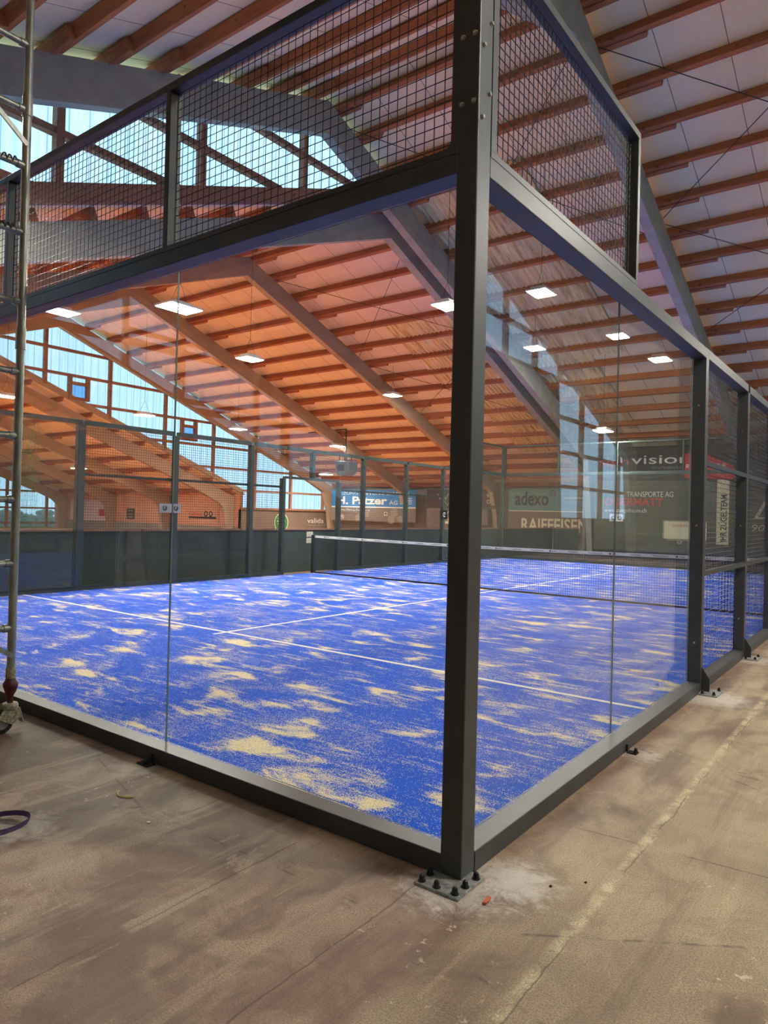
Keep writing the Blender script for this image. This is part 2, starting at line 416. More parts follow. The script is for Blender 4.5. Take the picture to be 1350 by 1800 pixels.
struct('wall_left.001', MB().box(XC - .12, XC, UP['yf'], MD['yf'] + .2, 0, 3.9), m_plaster)
struct('wall_left.002', MB().prism([(XC, -11.7, 0), (XC, -5.4, 0), (XC, -5.4, 3.2), (XC, -9.9, 1.5), (XC, -11.7, 1.5)], (-.12, 0, 0)), m_plaster)
struct('wall_left.003', MB().prism([(XW, -14.3, 0), (XW, -5.36, 0), (XW, -5.36, 3.1), (XW, 2.8, 6.15), (XW, 7.2, 7.5), (XW, 2.8, 9.3), (XW, -14.3, 3)], (-.12, 0, 0)), m_plaster)

# glazed gables: sheet with timber mullions and rails
def inside(poly, y):            # z-interval of a convex-ish polygon at y
    zs = []
    n = len(poly)
    for i in range(n):
        (y0, z0), (y1, z1) = poly[i], poly[(i + 1) % n]
        if (y0 - y) * (y1 - y) <= 0 and y0 != y1: zs.append(z0 + (z1 - z0) * (y - y0) / (y1 - y0))
    return (min(zs), max(zs)) if len(zs) > 1 else None
def span(poly, z):
    ys = []
    n = len(poly)
    for i in range(n):
        (y0, z0), (y1, z1) = poly[i], poly[(i + 1) % n]
        if (z0 - z) * (z1 - z) <= 0 and z0 != z1: ys.append(y0 + (y1 - y0) * (z - z0) / (z1 - z0))
    return (min(ys), max(ys)) if len(ys) > 1 else None
def glazing(name, X, poly, mull, rails, sgn, mw=.13, rw=.11):
    w = bpy.data.objects.new(name, None); COL.objects.link(w); w.location = (X, poly[0][0], poly[0][1]); w['kind'] = 'structure'
    obj('pane', MB().prism([(X, y, z) for y, z in poly], (-.008 * sgn, 0, 0)), m_sheet, w)
    d0, d1 = (X + .01 * sgn, X + .14 * sgn); d0, d1 = min(d0, d1), max(d0, d1)
    for y in mull:
        r = inside(poly, y)
        if r and r[1] - r[0] > .1: obj('mullion', MB().box(d0, d1 + .02, y - mw / 2, y + mw / 2, r[0], r[1]), m_frame_wood, w)
    for z in rails:
        r = span(poly, z)
        if r and r[1] - r[0] > .2: obj('rail', MB().box(d0, d1, r[0], r[1], z - rw / 2, z + rw / 2), m_frame_wood, w)
    return w
glazing('window_1', XC, [(-11.7, 1.5), (-9.9, 1.5), (9.6, 8.94), (11.2, 9.48), (8.67, 10.55), (-11.7, 3.0)],
        [-10.7 + 2.72 * k for k in range(8)], [2.3, 3.3, 4.3, 5.3, 6.27, 7.25, 8.2, 9.2], 1)
w2 = glazing('window_2', XW, [(21.9, 2.4), (21.9, 1.53), (29.1, 1.53), (29.1, 3.18), (11.86, 9.58), (7.25, 7.9)],
        [11.45, 14.3, 17.15, 20.0, 22.8, 25.5, 28.2], [7.85, 6.85, 5.74, 4.6, 3.58, 2.5, 1.58], 1)
for y0, y1, z0, z1, zt in ((12.55, 13.2, 5.98, 6.48, 6.85), (18.15, 18.8, 4.86, 5.36, 5.74)):
    f = MB(); x0, x1 = XW + .015, XW + .2
    f.box(x0, x1, y0 - .13, y0, z0 - .12, zt).box(x0, x1, y1, y1 + .13, z0 - .12, zt)
    f.box(x0, x1, y0, y1, z0 - .12, z0).box(x0, x1, y0, y1, z1, z1 + .12)
    fo = obj('vent_window', f, m_frame_wood, w2); obj('pane', MB().box(XW + .05, XW + .06, y0, y1, z0, z1), m_clear, fo)
glazing('window_3', XG, [(-8.2, 4.2), (-4, 5.8), (18.6, 5.8), (19.0, 1.5), (25.6, 1.5), (25.6, 4.2), (8.67, 10.6)],
        [-10 + 1.9 * k for k in range(19)], [2.5, 3.6, 4.7, 5.86, 6.9, 8.0, 9.1], -1)
glazing('window_4', XE, [(-14.3, .05), (21.9, .05), (21.9, 2.3), (2.81, 9.35), (-14.3, 3.0)],
        [21.3 - 2.6 * k for k in range(14)], [.32, 1.3, 2.4, 3.6, 4.8], 1, .16, .12)
struct('trim_1', MB().prism([(XC + .02, -9.9, 1.40), (XC + .02, 11.86, 9.46), (XC + .02, 11.3, 9.56), (XC + .02, -9.9, 1.74)], (.16, 0, 0)), m_frame_wood)
struct('trim_2', MB().prism([(XW + .02, 7.3, zp(LO, 7.3) + .2), (XW + .02, 21.9, zp(LO, 21.9) + .2), (XW + .02, 21.9, zp(LO, 21.9) + .43), (XW + .02, 7.3, zp(LO, 7.3) + .45)], (.12, 0, 0)), m_brown_beam)

# ------------------------------------------------------------------ portal frames
def portal(s, X, w, d, mat, label, leg_w=.42, knee=1.1):
    t = thing('portal_frame', label, 'roof frame', (X, s['yf'], 0), 'portal frames carrying the hall roof')
    dv = d
    yr = s['yr']
    for a in (s['yn'] + .1, s['yf'] - .05):
        sg = 1 if a > yr else -1
        ins = a - sg * 2.2          # haunch start
        P = [(yr, s['zr']), (a, zp(s, a)), (a, zp(s, a) - dv * .4), (a - sg * knee, zp(s, a - sg * knee) - dv * 1.15), (ins, zp(s, ins) - dv * 1.02), (yr, s['zr'] - dv * 1.05)]
        obj('rafter', MB().prism([(X - w / 2, y, z) for y, z in P], (w, 0, 0)), mat, t)
        L = [(a, 0), (a, zp(s, a) - .02), (a - sg * knee, zp(s, a - sg * knee) - dv * 1.10), (a - sg * (leg_w + .25), 1.6), (a - sg * leg_w, 0)]
        obj('leg', MB().prism([(X - w / 2 - .004, y, z) for y, z in L], (w + .008, 0, 0)), mat, t)
    return t
portal(UP, -8.72, .22, .68, m_grey_conc, 'grey portal frame nearest, kinked, holding the roof above the tall court corner')
portal(UP, -3.19, .22, .68, m_grey_conc, 'grey roof frame sloping down behind the right-hand top mesh panel')
portal(UP, 2.3, .22, .68, m_grey_conc, 'grey roof frame outside the right edge, parallel to the court frame')
portal(UP, 7.15, .22, .68, m_grey_conc, 'grey roof frame against the right glazed gable')
portal(MD, -9.34, .24, .6, m_grey_conc, 'grey portal frame under the upper clerestory glazing, first of the lower roof')
portal(MD, -14.75, .22, .55, m_brown_beam, 'brown portal frame second of the lower roof, its foot beside the dark WZC banner')
portal(MD, -20.2, .22, .55, m_brown_beam, 'brown portal frame third of the lower roof, foot beside the blue banner')
portal(MD, -25.7, .24, .55, m_brown_beam, 'brown portal frame against the blue glazed gable')
portal(LO, -26.5, .22, .6, m_brown_beam, 'beige portal frame below the sloping edge of the glazed gable')
portal(LO, -31.9, .22, .55, m_brown_beam, 'brown portal frame second in the lowest hall at far left')
portal(LO, -37.3, .22, .55, m_brown_beam, 'brown portal frame third in the lowest hall at far left')
portal(LO, -42.9, .22, .55, m_brown_beam, 'brown portal frame beside the farthest small windows at left')

# ------------------------------------------------------------------ purlins, one mesh shape per bay
_pc = {}
def purlin_mesh(L, mat, slope):
    k = (round(L, 2), mat.name, slope)
    if k in _pc: return _pc[k]
    mb = MB(); mb.box(0, L, -.05, .05, 0, .2)
    sd = .05 if slope > 0 else -.05
    mb.box(.0, .95, min(sd, sd + sd * 2) , max(sd, sd + sd * 2), -.02, .16)      # lapped end piece
    me = bpy.data.meshes.new('purlin'); me.from_pydata([Vector(v) for v in mb.v], [], mb.f); me.materials.append(mat); me.update()
    _pc[k] = me; return me
def ordw(n):
    w = ['first', 'second', 'third', 'fourth', 'fifth', 'sixth', 'seventh', 'eighth', 'ninth', 'tenth', 'eleventh', 'twelfth', 'thirteenth', 'fourteenth', 'fifteenth', 'sixteenth', 'seventeenth', 'eighteenth', 'nineteenth', 'twentieth', 'twenty-first', 'twenty-second']
    return w[n]
def purlins(s, bays, far, near, mat, grp):
    for bx0, bx1, bay in bays:
        for rows, side, sg in ((far, 'far', 1), (near, 'near', -1)):
            for k, y in enumerate(rows):
                o = bpy.data.objects.new('purlin', purlin_mesh(bx1 - bx0, mat, sg)); COL.objects.link(o)
                o.location = (bx0, y, zp(s, y) + .0); o.rotation_euler = (-sg * math.atan(K), 0, 0)
                tag(o, f'timber purlin, {ordw(k)} below the ridge, {side} slope, {bay}', 'roof purlin', grp)
fu = [8.95] + [9.72 + .98 * k for k in range(16)]
purlins(UP, [(-9.0, -3.19, 'bay above the court corner'), (-3.19, 2.3, 'bay right of the tall corner post'), (2.3, 7.3, 'bay outside the right edge')],
        fu, [8.3 - .94 * k for k in range(21)], m_purlin, 'timber purlins of the upper roof')
purlins(MD, [(-14.75, -9.2, 'lower roof bay nearest the court'), (-20.2, -14.75, 'middle bay of the lower roof'), (-25.7, -20.2, 'bay beside the glazed gable')],
        [12.1] + [12.95 + .99 * k for k in range(17)], [11.5 - .98 * k for k in range(17)], m_purlin_mid, 'timber purlins of the lower roof')
purlins(LO, [(-31.9, -26.0, 'lowest hall bay at far left'), (-37.3, -31.9, 'second bay of the lowest hall'), (-42.9, -37.3, 'third bay of the lowest hall')],
        [3.1 + 1.3 * k for k in range(15)], [], m_purlin_mid, 'timber purlins of the lowest roof')

# stained corrugated sheets between the purlins
def corr(x0, x1, y0, y1, label):
    mb = MB(); n = int((x1 - x0) / .03); vs = []; fs = []
    for i in range(n + 1):
        x = x0 + (x1 - x0) * i / n; dz = .022 * sin(2 * pi * x / .17)
        for y in (y0, y1): vs.append((x, y, zp(UP, y) + .165 + dz)); 
    for i in range(n): fs.append((2 * i, 2 * i + 1, 2 * i + 3, 2 * i + 2))
    nn = len(vs); vs += [(a, b, c + .012) for a, b, c in vs]; fs += [tuple(nn + k for k in reversed(f)) for f in fs]
    mb.add(vs, fs); tag(obj('corrugated_sheet', mb, m_corr, loc=(x0, y0, zp(UP, y0))), label, 'roofing sheet', 'stained corrugated roof sheets')
corr(-8.55, -5.5, 11.6, 19.2, 'stained beige corrugated roof sheet left open above the right glass wall')
corr(-8.55, -6.6, 19.25, 24.0, 'stained beige corrugated roof sheet lower down, above the teal banner wall')
corr(-12.6, -9.25, 16.0, 20.4, 'stained corrugated roof sheet left of the tall corner post, beyond the brown frame')
corr(-12.0, -9.25, 20.45, 25.6, 'stained corrugated roof sheet lowest beside the corner post, above the orange-lit boards')

# wind bracing cables
def cable(p, q, label, r=.009):
    tag(obj('bracing_cable', MB().bar(p, q, r, 5), m_cable, loc=p), label, 'cable', 'wind bracing cables under the roof')
def onp(x, y, s=UP): return (x, y, zp(s, y) - .03)
cable(onp(-3.05, 9.7), onp(2.2, 14.3), 'thin dark bracing cable crossing the upper right roof bay')
cable(onp(2.2, 9.5), onp(-3.05, 14.0), 'thin dark bracing cable rising to the right edge of the photo')
cable(onp(-3.05, 14.2), onp(2.2, 18.6), 'thin dark bracing cable falling right, lower in the right roof bay')
cable(onp(2.2, 14.0), onp(-3.05, 18.4), 'thin dark bracing cable low in the right roof bay, rising right')
cable(onp(-3.3, 14.6), onp(-8.6, 9.4), 'thin bracing cable seen through the right top mesh')
cable(onp(-3.3, 9.4), onp(-8.6, 14.2), 'thin bracing cable rising behind the right top mesh')
cable(onp(-14.6, 12.9, MD), onp(-9.4, 17.2, MD), 'thin bracing cable under orange-lit boards falling to the corner post')
cable(onp(-9.6, 13.0, MD), onp(-14.6, 17.3, MD), 'thin bracing cable under orange-lit boards rising to the right')
cable(onp(-14.6, 17.8, MD), onp(-9.4, 22.6, MD), 'lower bracing cable beside the stained corrugated sheets')
cable(onp(-9.6, 17.6, MD), onp(-14.6, 21.4, MD), 'lower bracing cable rising towards the corner post')

# ------------------------------------------------------------------ light panels
def lamp(x, y, z, s, label, lx=.42, ly=.56):
    t = thing('pendant_light', label, 'light', (x, y, z), 'hanging light panels')
    h = MB().box(x - lx / 2 - .03, x + lx / 2 + .03, y - ly / 2 - .03, y + ly / 2 + .03, z + .012, z + .05)
    h.prism([(x - .16, y - .22, z + .05), (x + .16, y - .22, z + .05), (x + .16, y + .22, z + .05), (x - .16, y + .22, z + .05)], (0, 0, .07))
    obj('housing', h, m_white, t)
    obj('diffuser', MB().box(x - lx / 2, x + lx / 2, y - ly / 2, y + ly / 2, z, z + .01), m_led, t)
    zt = zp(s, y) + .235; ym = z + .55
    c = MB()
    if zt > ym + .2:
        c.bar((x, y, ym), (x, y, zt), .006, 4)
        for sy in (-1, 1): c.bar((x, y, ym), (x, y + sy * .2, z + .12), .005, 4)
    else: c.bar((x, y, z + .12), (x, y, zt), .006, 4)
    obj('suspension_wire', c, m_cable, t)
LT = [(-10.2, 6.1, 5.5, MD, 'bright hanging light panel crossed by the left glass seam', .5, .72),
      (-14.3, 5.8, 6.0, MD, 'bright hanging light panel at far left under the court top beam', .5, .72),
      (-12.5, 10.1, 5.5, MD, 'hanging light panel on a long cable left of the brown frames'),
      (-13.9, 18.5, 5.9, MD, 'hanging light panel low against the brown frame nearer the corner post'),
      (-6.5, 10.3, 6.0, UP, 'hanging light panel touching the left side of the corner post'),
      (-5.1, 12.0, 6.5, UP, 'hanging light panel highest behind the right glass wall'),
      (-7.4, 16.7, 6.5, UP, 'hanging light panel between corner post and glass seam, second from top'),
      (-4.9, 16.6, 6.5, UP, 'hanging light panel split by the seam of the right glass'),
      (-6.2, 19.3, 4.25, UP, 'small hanging light panel low behind the right glass, above the white vision lettering'),
      (-20.5, 16.8, 4.8, MD, 'small hanging light panel in front of the brown frame by the glazed gable'),
      (-20.4, 12.3, 4.8, MD, 'small hanging light panel in front of the blue gable glazing'),
      (-23.4, 25.6, 3.5, MD, 'small light panel near the grey heater'),
      (-22.0, 8.2, 5.0, MD, 'hanging light panel cut by the left edge of the photo'),
      (-33.5, 12.5, 4.2, LO, 'light strip deep in the lowest hall behind the scaffold'),
      (-30.5, 15.6, 3.3, LO, 'pale light panel below the beige frame at left')]
for a in LT: lamp(*a)
LT2 = [(-7.3, .55, 6.1, UP, 'hanging light panel glaring at the left edge high up'),
      (3.2, -5.0, 5.6, UP, 'unseen hanging light panel added behind the camera'),  # out of view, added to brighten the foreground floor
      (3.6, 1.8, 6.4, UP, 'unseen hanging light panel added right of the court near the corner'),  # this and the other right-hand panels are unseen, added for their light
      (3.6, 8.5, 6.6, UP, 'unseen hanging light panel added right of the court halfway along'),
      (6.0, 4.6, 5.6, UP, 'unseen hanging light panel added near the right gable'),  # unseen, added to lift the right-hand steel faces and floor
      (3.6, 16.0, 5.6, UP, 'unseen hanging light panel added right of the court at its far end'),
      (-16.0, 0.0, 4.8, MD, 'hanging light panel over the clay court beside the near wall'),
      (-20.0, 22.5, 4.6, MD, 'hanging light panel over the far end of the clay court'),
      (-31.0, 4.0, 5.5, LO, 'hanging light panel in the middle of the lowest hall')]
for a in LT2: lamp(*a)

# ------------------------------------------------------------------ padel court
turf = obj('court_turf', MB().box(-10, 0, 0, 20, 0, .012), m_turf, loc=(-5, 10, 0))
tag(turf, 'blue artificial turf of the padel court dusted with sand', 'turf')
LZ = .0125
for nm, (x0, x1, y0, y1) in dict(service_line=(-10, 0, 3.025, 3.075), centre_line=(-5.025, -4.975, 2.85, 10), service_line_=(-10, 0, 16.925, 16.975), centre_line_=(-5.025, -4.975, 10, 17.15)).items():
    obj(nm.rstrip('_'), MB().box(x0, x1, y0, y1, LZ - .004, LZ + .0015), m_line, turf)

def wires(name, a0, a1, z0, z1, plane, at, parent, step=.05, r=.0026, mat=None):
    mb = MB(); n = int(round((a1 - a0) / step)); m = int(round((z1 - z0) / step))
    P = (lambda a, z, d: (a, at + d, z)) if plane == 'y' else (lambda a, z, d: (at + d, a, z))
    for i in range(n + 1):
        a = a0 + (a1 - a0) * i / n; mb.bar(P(a, z0, 0), P(a, z1, 0), r, 4, cap=False)
    for j in range(m + 1):
        z = z0 + (z1 - z0) * j / m; mb.bar(P(a0, z, .004), P(a1, z, .004), r, 4, cap=False)
    return obj(name, mb, mat or m_wire, parent)

def bolt(p, ax, parent, r=.009, mat=None):
    p = Vector(p); ax = Vector(ax)
    b = MB().bar(p, p + ax * .003, r * 1.25, 12).bar(p + ax * .003, p + ax * .010, r, 6)
    obj('bolt', b, mat or m_bolt, parent)
def capnut(x, y, z, parent):
    obj('cap_nut', MB().lathe(x, y, [(.017, z), (.017, z + .004), (.012, z + .005), (.012, z + .016), (.0105, z + .024), (.005, z + .029), (.001, z + .030)], 12), m_black, parent, smooth=True)

# corner post
cp = thing('corner_post', 'tall dark grey steel corner post of the court in the foreground', 'post', (.06, -.06, 0))
obj('post_tube', MB().box(.01, .11, -.115, -.005, .012, 4.0), m_steel, cp, bevel=.006)
obj('base_plate', MB().box(-.035, .17, -.24, -.02, 0, .012), m_zinc, cp, bevel=.002)
for x, y in ((-.012, -.215), (.06, -.218), (.142, -.215), (.148, -.145), (.150, -.06), (-.015, -.15)): capnut(x, y, .012, cp)
for z in (3.47, 3.19):
    for x in (.032, .088): bolt((x, -.115, z), (0, -1, 0), cp)
for y, z in ((-.025, 3.55), (-.085, 3.43), (-.03, 3.25), (-.085, 3.13)): bolt((.11, y, z), (1, 0, 0), cp)

# the other three corners and the steel ring beams
def corner(x0, x1, y0, y1, label):
    c = thing('corner_post', label, 'post', ((x0 + x1) / 2, (y0 + y1) / 2, 0))
    obj('post_tube', MB().box(x0, x1, y0, y1, .012, 4), m_steel2, c, bevel=.005); obj('base_plate', MB().box(x0 - .05, x1 + .05, y0 - .05, y1 + .05, 0, .012), m_zinc, c)
corner(-10.11, -10.01, -.11, -.01, 'steel corner post of the court hidden left of the scaffold')
corner(-10.11, -10.01, 20.01, 20.11, 'steel corner post at the far left end of the court')
corner(.01, .11, 20.01, 20.11, 'steel corner post at the far right end of the court')
def beamx(y0, y1, z0, z1, label, name='steel_beam', x0=-10.0, x1=.01, mat=None):
    return tag(obj(name, MB().box(x0, x1, y0, y1, z0, z1), mat or m_steel, loc=((x0 + x1) / 2, (y0 + y1) / 2, z0), bevel=.004), label, 'beam')
def beamy(x0, x1, z0, z1, label, name='steel_beam', y0=0, y1=3.95, mat=None):
    return tag(obj(name, MB().box(x0, x1, y0, y1, z0, z1), mat or m_steel, loc=((x0 + x1) / 2, (y0 + y1) / 2, z0), bevel=.004), label, 'beam')
beamx(-.11, 0, 0, .088, 'dark grey bottom beam left of the corner post on the floor')
beamx(-.11, 0, 2.915, 3.0, 'dark grey top beam above the left glass wall')
beamy(0, .11, 0, .088, 'dark grey bottom beam right of the corner post under the glass')
beamy(0, .11, 2.91, 3.0, 'dark grey top beam above the right glass wall', y0=-.005, y1=4.05)
beamx(20, 20.1, 0, .09, 'bottom beam under the far glass wall', mat=m_steel2)
beamx(20, 20.1, 2.92, 3.0, 'top beam above the far glass wall', mat=m_steel2)
beamy(-10.11, -10, 0, .09, 'bottom beam under the left side glass behind the scaffold', mat=m_steel2)
beamy(-10.11, -10, 2.92, 3.0, 'top beam above the left side glass behind the scaffold', mat=m_steel2, y1=4)
for X0, X1, sd in ((-10.11, -10, 'left'), (0, .11, 'right')):
    beamy(X0, X1, 0, .09, f'bottom beam at the far end of the {sd} side', y0=16.05, y1=20, mat=m_steel2)
    beamy(X0, X1, 2.92, 3.0, f'top beam at the far end of the {sd} side', y0=16, y1=20, mat=m_steel2)

# glass panes
def pane(plane, a0, a1, at, label, mat=m_glass, z0=.088, z1=2.915):
    g = .002
    mb = MB().box(a0 + g, a1 - g, at - .010, at, z0, z1) if plane == 'y' else MB().box(at - .010, at, a0 + g, a1 - g, z0, z1)
    loc = ((a0 + a1) / 2, at, z0) if plane == 'y' else (at, (a0 + a1) / 2, z0)
    po = obj('glass_panel', mb, mat, loc=loc); po.data.materials.append(m_gedge); po.data.materials.append(m_gdark)
    for f in po.data.polygons:
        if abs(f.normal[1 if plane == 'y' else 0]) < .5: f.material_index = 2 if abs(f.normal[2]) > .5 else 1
    tag(po, label, 'glass panel', 'glass panels of the court walls')
nm = ['first', 'second', 'third', 'fourth', 'fifth']
for k in range(5):
    pane('y', -2 * k - 2, -2 * k, .012, f'clear glass panel of the near end wall, {nm[k]} left of the corner post')
    pane('y', -2 * k - 2, -2 * k, 20.012, f'glass panel of the far end wall, {nm[k]} from its right corner', m_glass_far)
for k in range(2):
    pane('x', 2 * k, 2 * k + 2 - .05 * k, 0, f'clear glass panel of the right side wall, {nm[k]} right of the corner post')
    pane('x', 2 * k, 2 * k + 2 - .05 * k, -9.99, f'glass panel at the near end of the left side wall, {nm[k]} from the corner', m_glass_far)
    pane('x', 20 - 2 * k - 2, 20 - 2 * k, 0, f'glass panel at the far end of the right side wall, {nm[k]} from the far corner', m_glass_far)
    pane('x', 20 - 2 * k - 2, 20 - 2 * k, -9.99, f'glass panel at the far end of the left side wall, {nm[k]} from the far corner', m_glass_far)

# upper mesh panels (3 m to 4 m) : frame rails, posts and welded wire
def top_mesh(plane, a0, a1, o0, o1, label, post_end=1, steel=m_steel, wire=m_wire, fillet=False):
    """o0..o1 = thickness range outside the glass"""
    P = (lambda mb, a, b, z0, z1: mb.box(a, b, o0, o1, z0, z1)) if plane == 'y' else (lambda mb, a, b, z0, z1: mb.box(o0, o1, a, b, z0, z1))
    loc = ((a0 + a1) / 2, (o0 + o1) / 2, 3.0) if plane == 'y' else ((o0 + o1) / 2, (a0 + a1) / 2, 3.0)
    t = thing('mesh_panel', label, 'mesh panel', loc, 'welded mesh panels above the glass')
    obj('top_rail', P(MB(), a0, a1, 3.955, 4.0), steel, t, bevel=.003)
    e = .045
    if post_end == 1: obj('post', P(MB(), a1 - e, a1, 3.031, 3.954), steel, t, bevel=.003)
    if post_end == -1: obj('post', P(MB(), a0, a0 + e, 3.031, 3.954), steel, t, bevel=.003)
    obj('bottom_rail', P(MB(), a0, a1, 3.001, 3.03), steel, t)
    mid_ = o0 * .35 + o1 * .65 if (plane == 'y' and o0 < 1) or (plane == 'x' and o0 < -1) else o0 * .65 + o1 * .35
    wires('wire_mesh', a0 + .0, a1 - .0, 3.03, 3.955, plane, mid_, t, mat=wire)
    if fillet:   # side stile and rounded inner corner beside the corner post
        s0, s1 = fillet
        sg = 1 if s1 > s0 else -1
        st = MB(); lo, hi = min(s0, s1), max(s0, s1); P(st, lo, hi, 3.031, 3.954)
        obj('stile', st, steel, t)
        r = .03; cx_ = s1 + sg * r; cz_ = 3.031 + r; mb = MB()
        for i in range(6):
            a_, b_ = i * pi / 12, (i + 1) * pi / 12
            q = [(s1, 3.031), (cx_ - sg * r * sin(a_), cz_ - r * cos(a_)), (cx_ - sg * r * sin(b_), cz_ - r * cos(b_))]
            if plane == 'y': mb.prism([(a, o0, z) for a, z in q], (0, o1 - o0, 0))
            else: mb.prism([(o0, a, z) for a, z in q], (o1 - o0, 0, 0))
        obj('corner_fillet', mb, steel, t)
for k in range(5):
    a1 = -2 * k + (0.01 if k == 0 else 0)
    top_mesh('y', -2 * k - 2 - .01, a1 - .01 if k else .01, -.11, -.03, f'mesh panel above the near end wall, {nm[k]} left of the corner post', -1, fillet=(.01, -.022) if k == 0 else False)
    top_mesh('y', -2 * k - 2, -2 * k, 20.01, 20.11, f'mesh panel above the far end wall, {nm[k]} from its right corner', -1, m_steel2, m_wirel)
top_mesh('x', 0.0, 2.01, .03, .11, 'mesh panel above the right glass, right of the corner post', 1, fillet=(0, .045))
top_mesh('x', 0.0, 2.0, -10.11, -10.01, 'mesh panel above the left side glass behind the scaffold', 1, m_steel2, m_wirel)
top_mesh('x', 18.0, 20.0, .01, .11, 'mesh panel above the far end of the right side', -1, m_steel2, m_wirel)
top_mesh('x', 18.0, 20.0, -10.11, -10.01, 'mesh panel above the far end of the left side', -1, m_steel2, m_wirel)

# side fence posts with foot plates and gussets
def side_post(x0, x1, y, out, label, z0=.0, z1=2.92, steel=m_steel, foot=True, wy=.1):
    t = thing('fence_post', label, 'post', ((x0 + x1) / 2, y, z0), 'steel fence posts along the court sides')
    obj('post_tube', MB().box(x0, x1, y - wy / 2, y + wy / 2, z0 + (.012 if foot else 0), z1), steel, t, bevel=.004)
    if foot:
        ox = x1 if out > 0 else x0
        a, b = sorted((ox - out * .03, ox + out * .15))
        obj('base_plate', MB().box(a, b, y - .13, y + .13, 0, .012), m_zinc, t, bevel=.002)
        obj('gusset', MB().prism([(ox, y - .005, .012), (ox + out * .065, y - .005, .012), (ox + out * .065, y - .005, .12), (ox, y - .005, .22)], (0, .01, 0)), steel, t)
        for dy in (-.1, .1):
            capnut(ox + out * .03, y + dy, .012, t); capnut(ox + out * .12, y + dy, .012, t)
        for z in (.43, 1.45, 2.5): bolt(((x0 + x1) / 2, y - wy / 2, z), (0, -1, 0), t, .008)
    return t
nearY = [(4.0, 'where the right glass ends and the mesh begins'), (6.0, 'second past the right glass'), (8.0, 'third past the right glass'),
         (9.0, 'on the near side of the right doorway'), (11.0, 'on the far side of the right doorway'), (12.0, 'past the right doorway'), (14.0, 'second past the right doorway'), (16.0, 'at the start of the far right glass')]
for y, l in nearY: side_post(.0, .11, y, 1, f'dark steel fence post {l}')
leftY = [(4.0, 'wide, at the corner where the left side mesh begins'), (6.0, 'seen beside the left glass seam'), (8.0, 'just before the left doorway'),
         (9.0, 'on the near side of the left doorway'), (11.0, 'on the far side of the left doorway'), (12.0, 'first beyond the left doorway'), (14.0, 'second beyond the left doorway'), (16.0, 'third beyond the left doorway, with black square badge')]
for y, l in leftY: side_post(-10.11, -10.0, y, -1, f'green-grey steel fence post {l}', steel=m_steel2, z1=2.92 if y not in (9.0, 11.0) else (2.25 if y == 9.0 else 2.25), wy=.14 if y == 4 else .1)
side_post(-10.11, -10.0, 10.0, -1, 'short steel post standing on the left doorway lintel', z0=2.25, foot=False, steel=m_steel2)
side_post(0, .11, 10.0, 1, 'short steel post standing on the right doorway lintel', z0=2.25, foot=False)

def side_mesh(x0, x1, out, y0, y1, label, steel, wire, z0=.09, z1=2.92, rails=(1.03, 2.0), step=.05):
    t = thing('mesh_panel', label, 'mesh panel', ((x0 + x1) / 2, (y0 + y1) / 2, z0), 'welded mesh panels of the side fences')
    xi = x0 if out > 0 else x1
    xo = x1 if out > 0 else x0
    obj('top_rail', MB().box(x0, x1, y0, y1, 2.92, 3.0) if z1 > 2.9 else MB(), steel, t)
    if z0 < .1: obj('bottom_rail', MB().box(x0, x1, y0, y1, 0, .085), steel, t)
    else: obj('lintel', MB().box(x0, x1, y0, y1, z0 - .05, z0), steel, t)
    for z in rails:
        a, b = sorted((xo, xo - out * .035)); obj('cross_rail', MB().box(a, b, y0, y1, z - .022, z + .022), steel, t)
    wires('wire_mesh', y0, y1, z0, z1, 'x', xi + .01 * out, t, step, .0026 if out > 0 else .0032, wire)
segs = [(4.05, 5.95, 'first beyond the glass'), (6.05, 7.95, 'second beyond the glass'), (8.05, 8.95, 'narrow one before the doorway'),
        (11.05, 11.95, 'narrow one after the doorway'), (12.05, 13.95, 'beyond the doorway'), (14.05, 15.95, 'last before the far glass')]
for a, b, l in segs:
    side_mesh(0, .11, 1, a, b, f'dark mesh panel of the right side fence, {l}', m_steel, m_wire)
    side_mesh(-10.11, -10, -1, a, b, f'mesh panel of the left side fence, {l}', m_steel2, m_wirel, rails=(2.05,))
for X0, X1, o_, sd, st, wi in ((0, .11, 1, 'right', m_steel, m_wire), (-10.11, -10, -1, 'left', m_steel2, m_wirel)):
    side_mesh(X0, X1, o_, 9.05, 9.95, f'mesh above the {sd} doorway, nearer half', st, wi, z0=2.3, rails=())
    side_mesh(X0, X1, o_, 10.05, 10.95, f'mesh above the {sd} doorway, farther half', st, wi, z0=2.3, rails=())

# glass wall feet
def foot(x, y, dx, dy, label):
    t = thing('floor_bracket', label, 'bracket', (x, y, 0))
    obj('bracket_plate', MB().box(x - .03 - abs(dy) * .02, x + .03 + abs(dy) * .02, y - .03, y + .03, 0, .008), m_black, t)
    obj('bracket_tab', MB().box(x - dx * .04 - .012, x - dx * .04 + .012, y - dy * .04 - .012, y - dy * .04 + .012, .008, .05), m_black, t)
    capnut(x + dx * .01 + .008, y + dy * .01, .008, t)
foot(-1.97, -.15, 0, -1, 'small black floor bracket at the left bottom beam under the seam')
foot(.15, 1.97, 1, 0, 'small black floor bracket at the right bottom beam under the seam')

